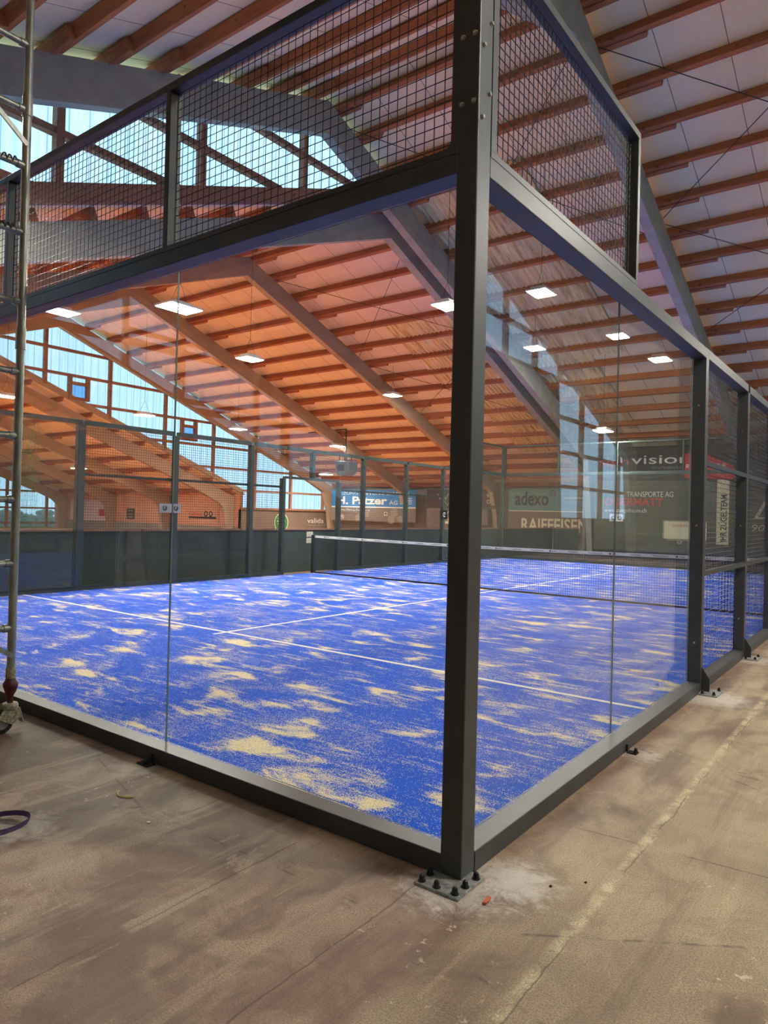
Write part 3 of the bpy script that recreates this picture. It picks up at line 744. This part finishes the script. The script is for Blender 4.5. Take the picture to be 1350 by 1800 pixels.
# net
net = thing('padel_net', 'dark court net with a white printed headband across the court', 'net', (-5, 10, 0))
def nz(x): return .88 + .04 * ((abs(x + 5) / 5) ** 1.5)
mb = MB(); N = 220
for i in range(N + 1):
    x = -9.9 + 9.8 * i / N; mb.bar((x, 10, .03), (x, 10, nz(x) - .03), .0026, 4, cap=False)
for j in range(19):
    f = j / 18
    for i in range(10):
        xa, xb = -9.9 + .98 * i, -9.9 + .98 * (i + 1); mb.bar((xa, 10, .03 + f * (nz(xa) - .06)), (xb, 10, .03 + f * (nz(xb) - .06)), .0026, 4, cap=False)
obj('net_mesh', mb, m_black, net)
hb = MB()
xs = [-9.9 + 9.8 * i / 20 for i in range(21)]
top = [(x, 9.985, nz(x)) for x in xs]; bot = [(x, 9.985, nz(x) - .055) for x in xs]
n_ = len(xs)
hb.add(top + bot + [(a, b + .03, c) for a, b, c in top] + [(a, b + .03, c) for a, b, c in bot],
       [(n_ + i, n_ + i + 1, i + 1, i) for i in range(n_ - 1)] + [(i, i + 1, 2 * n_ + i + 1, 2 * n_ + i) for i in range(n_ - 1)] + [(2 * n_ + i, 2 * n_ + i + 1, 3 * n_ + i + 1, 3 * n_ + i) for i in range(n_ - 1)] + [(0, 2 * n_, 3 * n_, n_), (n_ - 1, 2 * n_ - 1, 4 * n_ - 1, 3 * n_ - 1)])
band = obj('headband', hb, m_tape, net)
pr = MB()
for i in range(26):
    x = -9.6 + .38 * i; z = nz(x) - .028
    if i % 3 == 0: pr.box(x, x + .035, 9.982, 9.9845, z - .014, z + .014); pr.box(x + .05, x + .15, 9.982, 9.9845, z + .002, z + .008).box(x + .05, x + .14, 9.982, 9.9845, z - .010, z - .005)
    elif i % 3 == 1:
        for k in range(6): pr.box(x + k * .03, x + k * .03 + .02, 9.982, 9.9845, z - .007, z + .007)
    else:
        for k in range(10): pr.box(x + k * .027, x + k * .027 + .018, 9.982, 9.9845, z - .006, z + .006)
obj('print', pr, t_dark, band)
obj('bottom_band', MB().box(-9.9, -.1, 9.99, 10.01, .012, .045), m_black, net)
for x in (-9.95, -.05): obj('net_post', MB().box(x - .04, x + .04, 9.95, 10.05, .012, .93), m_steel2, net, bevel=.004)

# badges on the fence
def badge(plane, a0, a1, z0, z1, at, mat, label, marks):
    s = -1 if plane == 'y' else 1
    t = thing('sponsor_badge', label, 'badge', ((a0 + a1) / 2, at, z0) if plane == 'y' else (at, (a0 + a1) / 2, z0))
    obj('plate', MB().box(a0, a1, at - .006, at, z0, z1) if plane == 'y' else MB().box(at, at + .006, a0, a1, z0, z1), mat, t)
    marks(t, at + s * .008)
    return t
def m1(t, at):
    for yc in (5.72, 5.98):
        mb = MB()
        for k in range(20):
            if k in (4, 5): continue
            a, b = 2 * pi * k / 20, 2 * pi * (k + 1) / 20
            mb.add([(at, yc + .052 * cos(a), 1.49 + .052 * sin(a)), (at, yc + .052 * cos(b), 1.49 + .052 * sin(b)), (at, yc + .028 * cos(b), 1.49 + .028 * sin(b)), (at, yc + .028 * cos(a), 1.49 + .028 * sin(a))], [(0, 1, 2, 3)])
        mb.add([(at + .001, yc - .012, 1.46), (at + .001, yc + .03, 1.52), (at + .001, yc + .04, 1.50), (at + .001, yc + .0, 1.45)], [(0, 1, 2, 3)])
        obj('logo', mb, t_black, t)
badge('x', 5.6, 6.1, 1.40, 1.58, -9.975, t_grey, 'grey plate with two black round logos on the left fence', m1)
def m2(t, at):
    mb = MB(); yc, zc = 15.98, 1.5
    for k in range(22):
        if k in (0, 21): continue
        a, b = 2 * pi * k / 24 + .1, 2 * pi * (k + 1) / 24 + .1
        mb.add([(at, yc + .075 * cos(a), zc + .075 * sin(a)), (at, yc + .075 * cos(b), zc + .075 * sin(b)), (at, yc + .055 * cos(b), zc + .055 * sin(b)), (at, yc + .055 * cos(a), zc + .055 * sin(a))], [(0, 1, 2, 3)])
    mb.box(at, at + .001, yc - .02, yc + .035, zc - .006, zc + .008); obj('logo', mb, t_white, t)
badge('x', 15.8, 16.16, 1.36, 1.64, -9.97, m_black, 'black square badge with a pale round logo left of the corner post', m2)
def m3(t, at):
    mb = MB()
    for xc in (-6.06, -5.86):
        for k in range(16):
            if k == 4: continue
            a, b = 2 * pi * k / 16, 2 * pi * (k + 1) / 16
            mb.add([(xc + .07 * cos(a), at, 1.53 + .07 * sin(a)), (xc + .07 * cos(b), at, 1.53 + .07 * sin(b)), (xc + .03 * cos(b), at, 1.53 + .03 * sin(b)), (xc + .03 * cos(a), at, 1.53 + .03 * sin(a))], [(0, 1, 2, 3)])
    obj('logo', mb, t_black, t)
badge('y', -6.18, -5.75, 1.42, 1.66, 19.99, t_grey, 'pale plate with two dark logos on the far glass below the web address', m3)

# ------------------------------------------------------------------ dark green windscreen beside the court
ws = thing('windscreen', 'long dark green windscreen standing behind the left court fence', 'windscreen', (-10.45, 11, 0))
obj('fabric', MB().box(-10.47, -10.43, -5.2, 25.4, 0, 1.03), m_screen, ws)
obj('top_rail', MB().box(-10.5, -10.4, -5.2, 25.4, 1.03, 1.07), m_frame_wood, ws)
ws = thing('windscreen', 'short dark green windscreen across the hall below the RAIFFEISEN capitals', 'windscreen', (-9.8, 25.5, 0))
obj('fabric', MB().box(-10.4, -9.3, 25.42, 25.46, 0, 1.04), m_screen, ws); obj('top_rail', MB().box(-10.4, -9.3, 25.4, 25.48, 1.04, 1.08), m_frame_wood, ws)
nt_ = thing('notice_card', 'upper small white notice card on the dark green screen by the doorway', 'notice', (-10.42, 10.3, .9))
def card(t, y0, y1, z0, z1):
    obj('card', MB().box(-10.43, -10.422, y0, y1, z0, z1), t_cream, t)
    mb = MB()
    for k in range(3): mb.box(-10.421, -10.42, y0 + .04, y1 - .06 - .03 * (k % 2), z1 - .05 - .035 * k - .01, z1 - .05 - .035 * k)
    obj('printed_lines', mb, t_grey, t)
card(nt_, 10.25, 10.48, .86, .99)
nt2 = thing('notice_card', 'lower small white notice card on the dark green screen by the doorway', 'notice', (-10.42, 10.3, .7)); card(nt2, 10.25, 10.48, .70, .83)
pc = tag(obj('protective_net', MB(), m_hose), 'x', 'x'); bpy.data.objects.remove(pc)
# bundled net hanging behind the scaffold
mb = MB(); random.seed(3)
for i in range(13):
    y = 5.4 + .05 * i; pts = [(-15.5 + .03 * random.uniform(-1, 1), y + .02 * random.uniform(-1, 1), z) for z in [.005 + .1 * k for k in range(36)]]
    mb.tube(pts, .003, 4)
for z in [.4 + .1 * k for k in range(30)]:
    mb.tube([(-15.5 + .02 * random.uniform(-1, 1), 5.36 + .11 * k, z + .03 * random.uniform(-1, 1)) for k in range(7)], .003, 4)
tag(obj('hanging_net', mb, m_leaf, loc=(-15.5, 5.7, 0)), 'green knotted net hanging in a bundle behind the scaffold', 'net')

# ------------------------------------------------------------------ banners of the middle hall
def banner(x0, x1, z0, z1, y, mat, label, name='banner'):
    t = thing(name, label, 'banner', ((x0 + x1) / 2, y, z0))
    obj('sheet', MB().box(x0, x1, y, y + .012, z0, z1), mat, t); return t
YB = 28.2
b = banner(-25.2, -19.3, 1.86, 2.78, YB, m_blueban, 'blue advertising banner reading H. Patzer AG on the far wall')
text('HEIZUNG LÜFTUNG SANITÄR', (-24.9, -19.7, 2.52, 2.70), 'y', YB - .006, t_white, b)
text('H. Patzer', (-24.8, -21.2, 1.97, 2.42), 'y', YB - .006, t_white, b, off=.03, label='bold white H. Patzer lettering')
text('AG', (-21.05, -20.5, 1.98, 2.2), 'y', YB - .006, t_white, b)
mb = MB()
for k in range(4): mb.box(-20.35, -19.55, YB - .004, YB - .003, 2.32 - .1 * k, 2.35 - .1 * k)
obj('small_print', mb, t_white, b)
obj('edge_strip', MB().box(-25.2, -19.3, YB - .006, YB, 1.80, 1.86), t_white, b)
b = banner(-25.2, -19.3, 1.05, 1.79, YB, m_brownban, 'brown banner with hexagons and the words Beratung, Planung, Realisierung')
text('Beratung, Planung, Realisierung', (-24.9, -22.4, 1.6, 1.72), 'y', YB - .006, t_white, b)
def hexa(cx, cz, r, y, r2=None):
    mb = MB(); P = [(cx + r * cos(pi / 6 + i * pi / 3), y, cz + r * sin(pi / 6 + i * pi / 3)) for i in range(6)]
    mb.add(P, [tuple(range(6))]); return mb
hx = MB()
for cx, cz, r in ((-24.4, 1.25, .2), (-23.2, 1.22, .24), (-22.6, 1.42, .2), (-20.7, 1.55, .26), (-20.9, 1.18, .25), (-20.3, 1.2, .2)):
    h = hexa(cx, cz, r, YB - .003); hx.add(h.v, h.f)
obj('hexagon_pattern', hx, t_lightbrown, b)
mb = MB()
for k in range(14):
    a, c_ = 2 * pi * k / 14, 2 * pi * (k + 1) / 14
    mb.add([(-24.4 + q * cos(g), YB - .007, 1.3 + q * sin(g)) for q, g in ((.07, a), (.07, c_), (.05, c_), (.05, a))], [(0, 1, 2, 3)])
mb.add([(-24.35, YB - .007, 1.26), (-24.33, YB - .007, 1.28), (-24.25, YB - .007, 1.19), (-24.27, YB - .007, 1.17)], [(0, 1, 2, 3)])
mb.box(-21.4, -21.15, YB - .007, YB - .006, 1.38, 1.41).box(-21.4, -21.37, YB - .007, YB - .006, 1.38, 1.58).box(-21.18, -21.15, YB - .007, YB - .006, 1.38, 1.58).box(-21.4, -21.15, YB - .007, YB - .006, 1.55, 1.58)
obj('white_symbols', mb, t_white, b)
b = banner(-18.6, -15.2, 1.84, 2.80, YB, m_darkban, 'dark brown banner with thin WZC lettering on the far wall')
text('WZC', (-18.0, -16.3, 2.25, 2.60), 'y', YB - .006, t_grey, b)
text('WZC', (-17.8, -16.4, 1.95, 2.2), 'y', YB - .006, t_lightbrown, b)
b2 = banner(-15.2, -14.6, 1.84, 2.8, YB + .02, m_darkban, 'narrow dark banner piece with white capitals W and O beside the corner post')
text('W', (-15.1, -14.85, 2.4, 2.6), 'y', YB + .014, t_white, b2); text('O', (-15.1, -14.88, 2.1, 2.3), 'y', YB + .014, t_white, b2)
b = banner(-18.6, -15.0, 1.05, 1.80, YB, m_brownban, 'brown banner with pale diverging stripes on the far wall')
mb = MB()
for k in range(5):
    x = -17.6 + .3 * k; mb.add([(x, YB - .005, 1.05), (x + .05, YB - .005, 1.05), (x + .05, YB - .005, 1.3), (x + .45, YB - .005, 1.78), (x + .40, YB - .005, 1.78), (x, YB - .005, 1.3)], [(0, 1, 2, 3, 4, 5)])
obj('stripes', mb, t_pink, b); obj('label_patch', MB().box(-17.45, -17.0, YB - .008, YB - .006, 1.05, 1.17), t_white, b)
YC = 28.2
b = banner(-13.9, -9.9, 1.80, 2.86, YC, m_teal, 'teal banner with dark adexo lettering on the far wall')
text('adexo', (-13.55, -11.85, 2.04, 2.72), 'y', YC - .006, t_dark, b, off=.02, label='dark adexo lettering')
mb = MB()
for k in range(20):
    a, c_ = 2 * pi * k / 20, 2 * pi * (k + 1) / 20
    mb.add([(-11.65 + q * cos(g), YC - .006, 2.62 + q * sin(g)) for q, g in ((.15, a), (.15, c_), (.115, c_), (.115, a))], [(0, 1, 2, 3)])
obj('ring_mark', mb, t_dark, b); text('a', (-11.71, -11.59, 2.55, 2.68), 'y', YC - .006, t_dark, b)
mb = MB()
for z, w_ in ((2.5, 1.1), (2.3, 1.15), (2.0, 1.0)): mb.box(-11.15, -11.15 + w_, YC - .006, YC - .005, z, z + .02)
obj('dark_lines', mb, t_dark, b); obj('pale_line', MB().box(-11.1, -9.95, YC - .006, YC - .005, 2.39, 2.42), t_cream, b)
b = banner(-13.9, -9.9, .7, 1.76, YC, m_brownban, 'brown banner with big cream RAIFFEISEN capitals cut by the screen')
text('RAIFFEISEN', (-13.2, -9.95, .82, 1.45), 'y', YC - .006, t_cream, b, off=.02, label='big cream capitals')
obj('edge_strip', MB().box(-13.9, -9.9, YC - .008, YC, 1.76, 1.80), t_cream, b)

# low wall at the glazed gable
t = thing('banner', 'brown banner with white valida lettering below the glazed gable', 'banner', (XW + .02, 26, .4))
obj('sheet', MB().box(XW + .005, XW + .02, 22.0, 29.0, .25, 1.50), m_brownban, t)
text('valida', (27.0, 28.4, .84, 1.12), 'x', XW + .026, t_white, t)
mb = MB().box(XW + .024, XW + .025, 27.0, 28.7, .70, .73); obj('small_print', mb, t_grey, t)
t = thing('round_sign', 'round green sign with white ring and writing by the doorway post', 'sign', (XW + .03, 24.6, .5))
obj('disc', MB().disc((XW + .025, 24.9, .85), .55, 28, (1, 0, 0), .01), t_green, t)
mb = MB()
for k in range(28):
    a, c_ = 2 * pi * k / 28, 2 * pi * (k + 1) / 28
    mb.add([(XW + .038, 24.9 + q * cos(g), .85 + q * sin(g)) for q, g in ((.53, a), (.53, c_), (.49, c_), (.49, a))], [(0, 1, 2, 3)])
for k, w_ in enumerate((.5, .6, .5, .4)): mb.box(XW + .037, XW + .038, 24.9 - w_ / 2, 24.9 + w_ / 2, 1.05 - .14 * k, 1.10 - .14 * k)
obj('white_print', mb, t_white, t)

# banners of the lowest hall
YL = 21.86
b = banner(-30.3, -27.6, .7, 1.6, YL - .02, m_salmonwall, 'salmon banner with red and black motorcycle dealer lettering')
text('ridema', (-30.0, -28.9, 1.12, 1.34), 'y', YL - .03, m_redban, b, shear=.3)
obj('black_bar', MB().box(-30.05, -27.75, YL - .03, YL - .028, .98, 1.08), t_black, b)
mb = MB()
for cx in (-28.6, -28.2):
    for k in range(12):
        a, c_ = 2 * pi * k / 12, 2 * pi * (k + 1) / 12
        mb.add([(cx + q * cos(g), YL - .032, 1.24 + q * sin(g)) for q, g in ((.16, a), (.16, c_), (.09, c_), (.09, a))], [(0, 1, 2, 3)])
obj('wheel_drawing', mb, t_black, b)
b = banner(-36.0, -35.2, .78, 1.42, YL - .0, t_dark, 'small dark patterned poster on the salmon wall')
mb = MB()
for k in range(3): mb.box(-35.9, -35.35 - .1 * (k % 2), YL - .004, YL - .003, .86 + .19 * k, .96 + .19 * k)
obj('pattern', mb, t_lightbrown, b)
b = banner(-42.4, -37.8, .6, 1.9, YL - .0, t_pink, 'white banner with a red end at far left of the lowest hall')
obj('red_end', MB().box(-39.0, -37.9, YL - .01, YL - .005, .9, 1.35), m_redban, b)
tag(obj('dark_skirting_cloth', MB().box(-43, -26.1, YL - .06, YL - .03, .0, .6), m_plaster, loc=(-34, YL, 0)), 'grey cloth hung along the foot of the salmon wall', 'cloth')

# banners of the upper hall far wall
YU = 24.55
b = banner(-8.35, -2.9, 3.02, 3.98, YU, m_tarpd, 'black banner with red sign and white vision lettering')
text('sign', (-8.2, -7.05, 3.48, 3.86), 'y', YU - .006, t_red, b, label='red sign lettering')
text('vision', (-6.95, -4.85, 3.6, 3.92), 'y', YU - .006, t_white, b, label='white vision lettering')
text('Werbetechnik', (-6.2, -4.95, 3.4, 3.52), 'y', YU - .006, t_grey, b)
text('www.signvision.ch', (-8.1, -7.3, 3.1, 3.2), 'y', YU - .006, t_grey, b)
b = banner(-8.35, -2.9, .3, 2.98, YU, m_tarp, 'olive tarpaulin banner with TRANSPORTE AG ODERMATT lettering')
text('TRANSPORTE AG', (-7.1, -5.4, 2.36, 2.56), 'y', YU - .006, t_white, b)
text('ODERMATT', (-7.95, -5.75, 2.02, 2.32), 'y', YU - .006, t_red, b, off=.03, label='bold red ODERMATT lettering')
text('www.zuegelteam.ch', (-7.95, -6.35, 1.72, 1.92), 'y', YU - .006, t_white, b)
mb = MB().box(-5.7, -4.25, YU - .01, YU - .006, .82, 1.48); tr = obj('trailer_picture', mb, t_cream, b)
text('ODERMATT', (-5.4, -4.7, 1.26, 1.36), 'y', YU - .012, m_redban, tr)
mb = MB().box(-5.75, -4.25, YU - .012, YU - .011, 1.46, 1.50).box(-5.75, -5.71, YU - .012, YU - .011, .82, 1.5).box(-5.6, -4.25, YU - .012, YU - .011, .76, .80)
for k in range(14):
    a, c_ = 2 * pi * k / 14, 2 * pi * (k + 1) / 14
    mb.add([(-5.15 + q * cos(g), YU - .013, .72 + q * sin(g)) for q, g in ((.1, a), (.1, c_), (.03, c_), (.03, a))], [(0, 1, 2, 3)])
obj('trailer_outline', mb, t_grey, tr)
st_ = obj('white_strip', MB().box(-3.92, -3.52, YU - .01, YU - .006, .68, 3.0), t_cream, b)
text('IHR ZÜGELTEAM', (-3.85, -3.59, .78, 2.45), 'y', YU - .012, t_black, st_, up=True, off=.02)
t = thing('red_sign_board', 'red rounded sign board above the white vertical strip', 'sign', (-3.95, YU - .1, 3.0))
P = [(-5.0, 3.05), (-3.35, 3.0), (-3.25, 3.25), (-3.45, 3.5), (-3.9, 3.7), (-4.3, 3.92), (-4.8, 3.98), (-5.1, 3.9)]
obj('board', MB().prism([(x, YU - .12, z) for x, z in P], (0, .06, 0)), m_redban, t)
mb = MB()
for k in range(7): mb.box(-4.95 + .2 * k, -4.85 + .2 * k, YU - .13, YU - .125, 3.42, 3.55)
obj('white_print', mb, t_pink, t)
b = banner(-2.9, 2.0, .3, 2.98, YU + .02, m_tarp, 'olive banner with a pale triangle and the number 90 at the right edge')
obj('triangle', MB().add([(-2.75, YU, 1.62), (-2.3, YU, 2.5), (-2.2, YU, 2.5), (-2.6, YU, 1.68), (-2.0, YU, 1.68), (-2.0, YU, 1.62)], [(0, 1, 2, 3), (0, 3, 4, 5)]), t_cream, b)
text('90', (-2.8, -2.4, 1.2, 1.42), 'y', YU + .01, t_cream, b, shear=.2)
b = banner(-2.9, 3.0, 3.02, 3.98, YU + .02, m_tarpd, 'plain black banner at the top right of the far wall')

# heater
t = thing('unit_heater', 'grey hexagonal heater hanging from the roof beyond the court fence', 'heater', (-19.4, 22.3, 3.2))
hx_, hy, hz = -19.4, 22.3, 3.22
obj('casing', MB().prism([(hx_ - .42, hy - .1, hz + .15), (hx_ - .28, hy - .1, hz), (hx_ + .2, hy - .1, hz), (hx_ + .42, hy - .1, hz + .2), (hx_ + .42, hy - .1, hz + .62), (hx_ - .42, hy - .1, hz + .68)], (0, .6, 0)), m_heater, t, bevel=.01)
br = MB()
for dx in (-.36, -.05, .05, .36): br.box(hx_ + dx - .02, hx_ + dx + .02, hy + .1, hy + .14, hz + .62, hz + .95)
br.box(hx_ - .36, hx_ + .36, hy + .1, hy + .14, hz + .93, hz + .97)
obj('bracket', br, m_cable, t); obj('gas_pipe', MB().tube([(hx_, hy + .12, hz + .95), (hx_, hy + .12, zp(MD, hy)), (hx_ - 2.4, hy + .12, zp(MD, hy) - .05)], .03, 6), m_cable, t)
obj('louvre', MB().box(hx_ - .3, hx_ + .1, hy - .115, hy - .1, hz + .2, hz + .5), m_cable, t)

# ------------------------------------------------------------------ scaffold tower
SX, SY = -3.14, -.38
sc = thing('scaffold_frame', 'aluminium mobile scaffold ladder frame at the left edge', 'scaffold', (SX, SY, 0))
for y, on in ((SY, True), (SY - 1.32, False)):
    obj('upright', MB().bar((SX, y, .42), (SX, y, 5.6), .026, 16), m_alu, sc, smooth=True)
    for z in (2.58, 4.12): obj('sleeve', MB().bar((SX, y, z - .07), (SX, y, z + .07), .032, 16), m_alu, sc, smooth=True)
    obj('adjuster', MB().lathe(SX, y, [(.018, .19), (.02, .235), (.034, .262), (.046, .30), (.045, .318), (.034, .335), (.030, .345), (.0295, .35)], 18), m_red_rust, sc, smooth=True)
    obj('paint_sleeve', MB().lathe(SX, y, [(.028, .345), (.032, .36), (.030, .41), (.0275, .425)], 16), m_cream_paint, sc, smooth=True)
    ca = obj('caster', MB().lathe(SX, y, [(.016, .19), (.045, .188), (.05, .175), (.05, .155), (.03, .15)], 16).prism([(SX - .03, y + .045, .155), (SX - .03, y + .06, .09), (SX - .03, y + .005, .05), (SX - .03, y - .09, .10), (SX - .03, y - .05, .155)], (.006, 0, 0)).prism([(SX + .024, y + .045, .155), (SX + .024, y + .06, .09), (SX + .024, y + .005, .05), (SX + .024, y - .09, .10), (SX + .024, y - .05, .155)], (.006, 0, 0)).prism([(SX - .02, y + .05, .15), (SX + .02, y + .05, .15), (SX + .03, y + .075, .05), (SX - .03, y + .075, .05)], (0, .008, 0)), m_cream_paint, sc)
    wy_ = y - .055
    obj('wheel', MB().bar((SX - .018, wy_, .072), (SX + .018, wy_, .072), .072, 28), m_rubber, ca, smooth=True)
    obj('hub', MB().bar((SX - .02, wy_, .072), (SX + .02, wy_, .072), .045, 20), m_zinc, ca, smooth=True)
for z in (.68, 1.10, 1.52, 1.94, 2.36, 2.82, 3.28, 3.72, 4.09, 4.52, 4.95):
    obj('rung', MB().bar((SX, SY, z), (SX, SY - 1.32, z), .021, 12).bar((SX, SY - .028, z), (SX, SY - .06, z), .027, 12), m_alu, sc, smooth=True)
for z0_, z1_ in ((.50, .92), (3.85, 4.35)):
    obj('brace', MB().beam((SX + .03, SY - .01, z0_), (SX + .03, SY - .62, z1_), .012, .03), m_alu, sc)
obj('brace', MB().bar((SX + .03, SY - .02, 5.1), (SX + .03, SY - 1.2, 4.45), .018, 10), m_alu, sc)
for z in (3.30, 3.74):
    pts = [(SX + .02, SY - .07 - .012 * k, z - .005 + .02 * sin(k * 2.2)) for k in range(9)]
    obj('locking_clip', MB().tube(pts, .006, 5), m_cable, sc)

# ------------------------------------------------------------------ small things on the floor
pts = []
for i in range(23):
    a = 2 * pi * i / 22; pts.append((-1.765 + .14 * cos(a) * (1 + .15 * sin(a)), -1.09 + .125 * sin(a) - .02 * cos(2 * a), .012 + .03 * (1 + cos(a)) * .5))
mb = MB(); n = len(pts); vs = []
for i, p in enumerate(pts):
    tw = .35 * sin(i * .5); vs += [(p[0] - .006 * sin(tw), p[1], p[2] - .010), (p[0] + .006, p[1] + .004 * sin(tw), p[2] + .016)]
vs2 = [(x + .002, y + .002, z) for x, y, z in vs]; N2 = len(vs)
fs = [(2 * i, 2 * i + 2, 2 * i + 3, 2 * i + 1) for i in range(n - 1)]; fs += [tuple(N2 + k for k in reversed(f)) for f in fs]
mb.add(vs + vs2, fs); tag(obj('webbing_strap', mb, m_purple, loc=(-1.765, -1.09, 0), smooth=True), 'purple webbing strap looped on the floor at the left edge', 'strap')
def lump(name, x, y, pl, h, mat, label, cat):
    tag(obj(name, MB().prism([(x + a, y + b_, .0005) for a, b_ in pl], (.001, .001, h)), mat, loc=(x, y, 0), bevel=.0015), label, cat)
lump('brick_chip', .255, -.165, [(-.006, -.028), (.008, -.024), (.009, .0), (.003, .026), (-.007, .028), (-.008, .004)], .009, m_brick, 'small orange brick chip on the floor right of the corner foot', 'chip')
lump('paint_flake', -1.31, -.59, [(-.012, -.006), (.006, -.010), (.012, .002), (.0, .009)], .004, t_cream, 'small white flake on the floor left of the corner', 'flake')
lump('gravel', .40, .10, [(-.005, -.005), (.005, -.004), (.006, .004), (-.003, .006)], .006, m_black, 'tiny dark stone on the floor right of the brick chip', 'stone')
lump('gravel', .50, .22, [(-.005, -.004), (.004, -.005), (.005, .004), (-.003, .005)], .006, m_black, 'tiny dark stone farther right on the floor', 'stone')
mb = MB(); q = [(-1.74 + .125 * i / 8, -.50 + .02 * (i / 8 - .5) ** 2 * 8 - .01, .004) for i in range(9)]
mb.tube([(a, b_, c) for a, b_, c in q], .0035, 5); tag(obj('plastic_offcut', mb, m_yellow, loc=(-1.68, -.5, 0)), 'curved yellow plastic strip lying on the brown floor', 'offcut')

# hedge outside the farthest window
import bmesh
bm = bmesh.new(); random.seed(5)
for i in range(420):
    x = -48.5 + random.uniform(-.8, .8); y = random.uniform(4, 24); z = random.uniform(-.3, 1.0) 
    mtx = Matrix.Translation((x, y, z)) @ Matrix.Rotation(random.uniform(0, 6), 4, 'Z') @ Matrix.Diagonal((.5, .5, .35, 1))
    bmesh.ops.create_icosphere(bm, subdivisions=1, radius=random.uniform(.5, .9), matrix=mtx)
me = bpy.data.meshes.new('hedge'); bm.to_mesh(me); bm.free(); me.materials.append(m_leaf)
h = bpy.data.objects.new('hedge', me); COL.objects.link(h); tag(h, 'green hedge outside the farthest windows at left', 'hedge')
g = MB().box(-80, XE, -60, 80, -.8, -.32); struct('floor.002', g, m_leaf)
